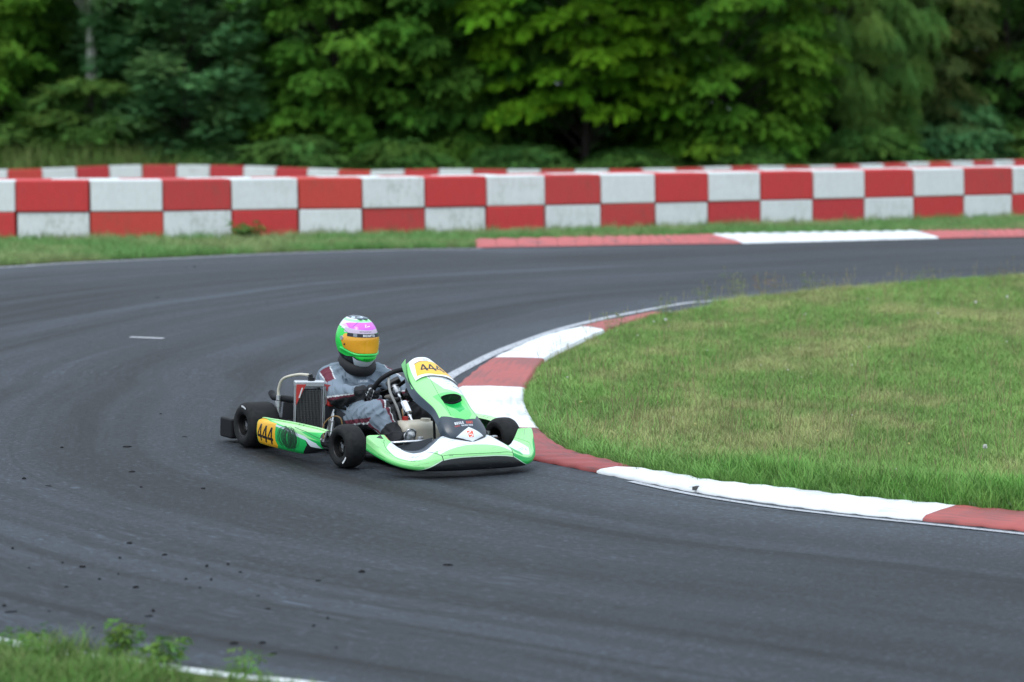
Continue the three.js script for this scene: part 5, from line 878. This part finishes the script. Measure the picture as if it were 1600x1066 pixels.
weed('wide weed clump right of the tallest one in the near corner', -1.36, -10.5, { seed: 2, stems: 5, leaves: 4, height: 0.09, spread: 0.04, sprig: weedSprig, color: [0.14, 0.25, 0.045] });
weed('small upright weed at the line in the near corner', -1.3, -10.46, { seed: 3, stems: 3, leaves: 7, height: 0.12, spread: 0.025, sprig: weedSprig, color: [0.12, 0.27, 0.045] });
weed('thin pale weed at the end of the near corner grass', -0.98, -10.34, { seed: 4, stems: 3, leaves: 6, height: 0.11, spread: 0.03, sprig: weedSprigThin, color: [0.15, 0.3, 0.06] });
weed('low weed at the left edge of the near corner', -1.88, -10.82, { seed: 5, stems: 5, leaves: 5, height: 0.07, spread: 0.05, sprig: weedSprigThin, color: [0.1, 0.24, 0.04] });
weed('weed climbing the red block at the foot of the near wall', -3.92, -41.42, { seed: 6, stems: 9, leaves: 9, height: 0.3, spread: 0.14, sprig: sprig(5, 0.1, 0.06, 0.035, 0.01, 94), color: [0.12, 0.22, 0.05] });
[[1.45, -27.1, 0.32, 'wispy weed rising behind the far red kerb stretch'], [0.95, -25.6, 0.26, 'thin weed with pale buds beside the far white kerb stretch'], [1.95, -28.6, 0.36, 'spindly weed where the kerb meets the far grass edge'], [2.35, -29.6, 0.42, 'tallest wispy weed on the far edge of the infield'], [2.7, -30.0, 0.36, 'reddish dry weed next to the tallest one on the far infield edge'], [3.3, -30.7, 0.3, 'low wispy weed farther right on the far infield edge'], [4.7, -31.8, 0.3, 'wispy weed on the far infield edge near the right side']].forEach(([x, z, h, label], i) =>
  weed(label, x, z, { seed: 20 + i, stems: 6, leaves: 4, height: h * 0.8, spread: 0.09, sprig: weedSprigFar, color: i === 4 ? [0.3, 0.2, 0.1] : [0.2, 0.28, 0.09], stem: [0.26, 0.26, 0.12], flower: i % 2 ? 0.008 : 0.005 }));
// pale seed heads standing above the lawn
[[4.55, -27.6, 'leftmost pale dandelion seed head in the group at the right of the lawn'], [5.0, -28.4, 'highest pale dandelion seed head at the right of the lawn'], [4.9, -26.6, 'pale dandelion seed head nearest the right edge of the lawn'], [1.36, -25.0, 'pale dandelion seed head behind the far white kerb stretch'], [2.75, -16.3, 'cream dandelion seed head in the long grass near the kerb']].forEach(([x, z, label], i) => {
  const g = group('dandelion'); g.position.set(x, fall(x, z) + 0.028, z); tag(g, label, 'flower', 'dandelion seed heads'); mesh('stem', rod([0, 0, 0], [0.01, 0.15, 0.004], 0.002, 0.0016, 6), mat(lin(0.2, 0.25, 0.1), 0.8), g);
  const spikes = [], r = rng(500 + i); for (let k = 0; k < 90; k++) { const d = V3(r() - 0.5, r() - 0.5, r() - 0.5).normalize().multiplyScalar(0.0145); spikes.push(clean(rod([0.01, 0.155, 0.004], [0.01 + d.x, 0.155 + d.y, 0.004 + d.z], 0.0006, 0.002, 3))); } mesh('seed_head', mergeGeometries(spikes), mat(lin(0.75, 0.75, 0.7), 0.9), g);
});
renderer.render(scene, camera);
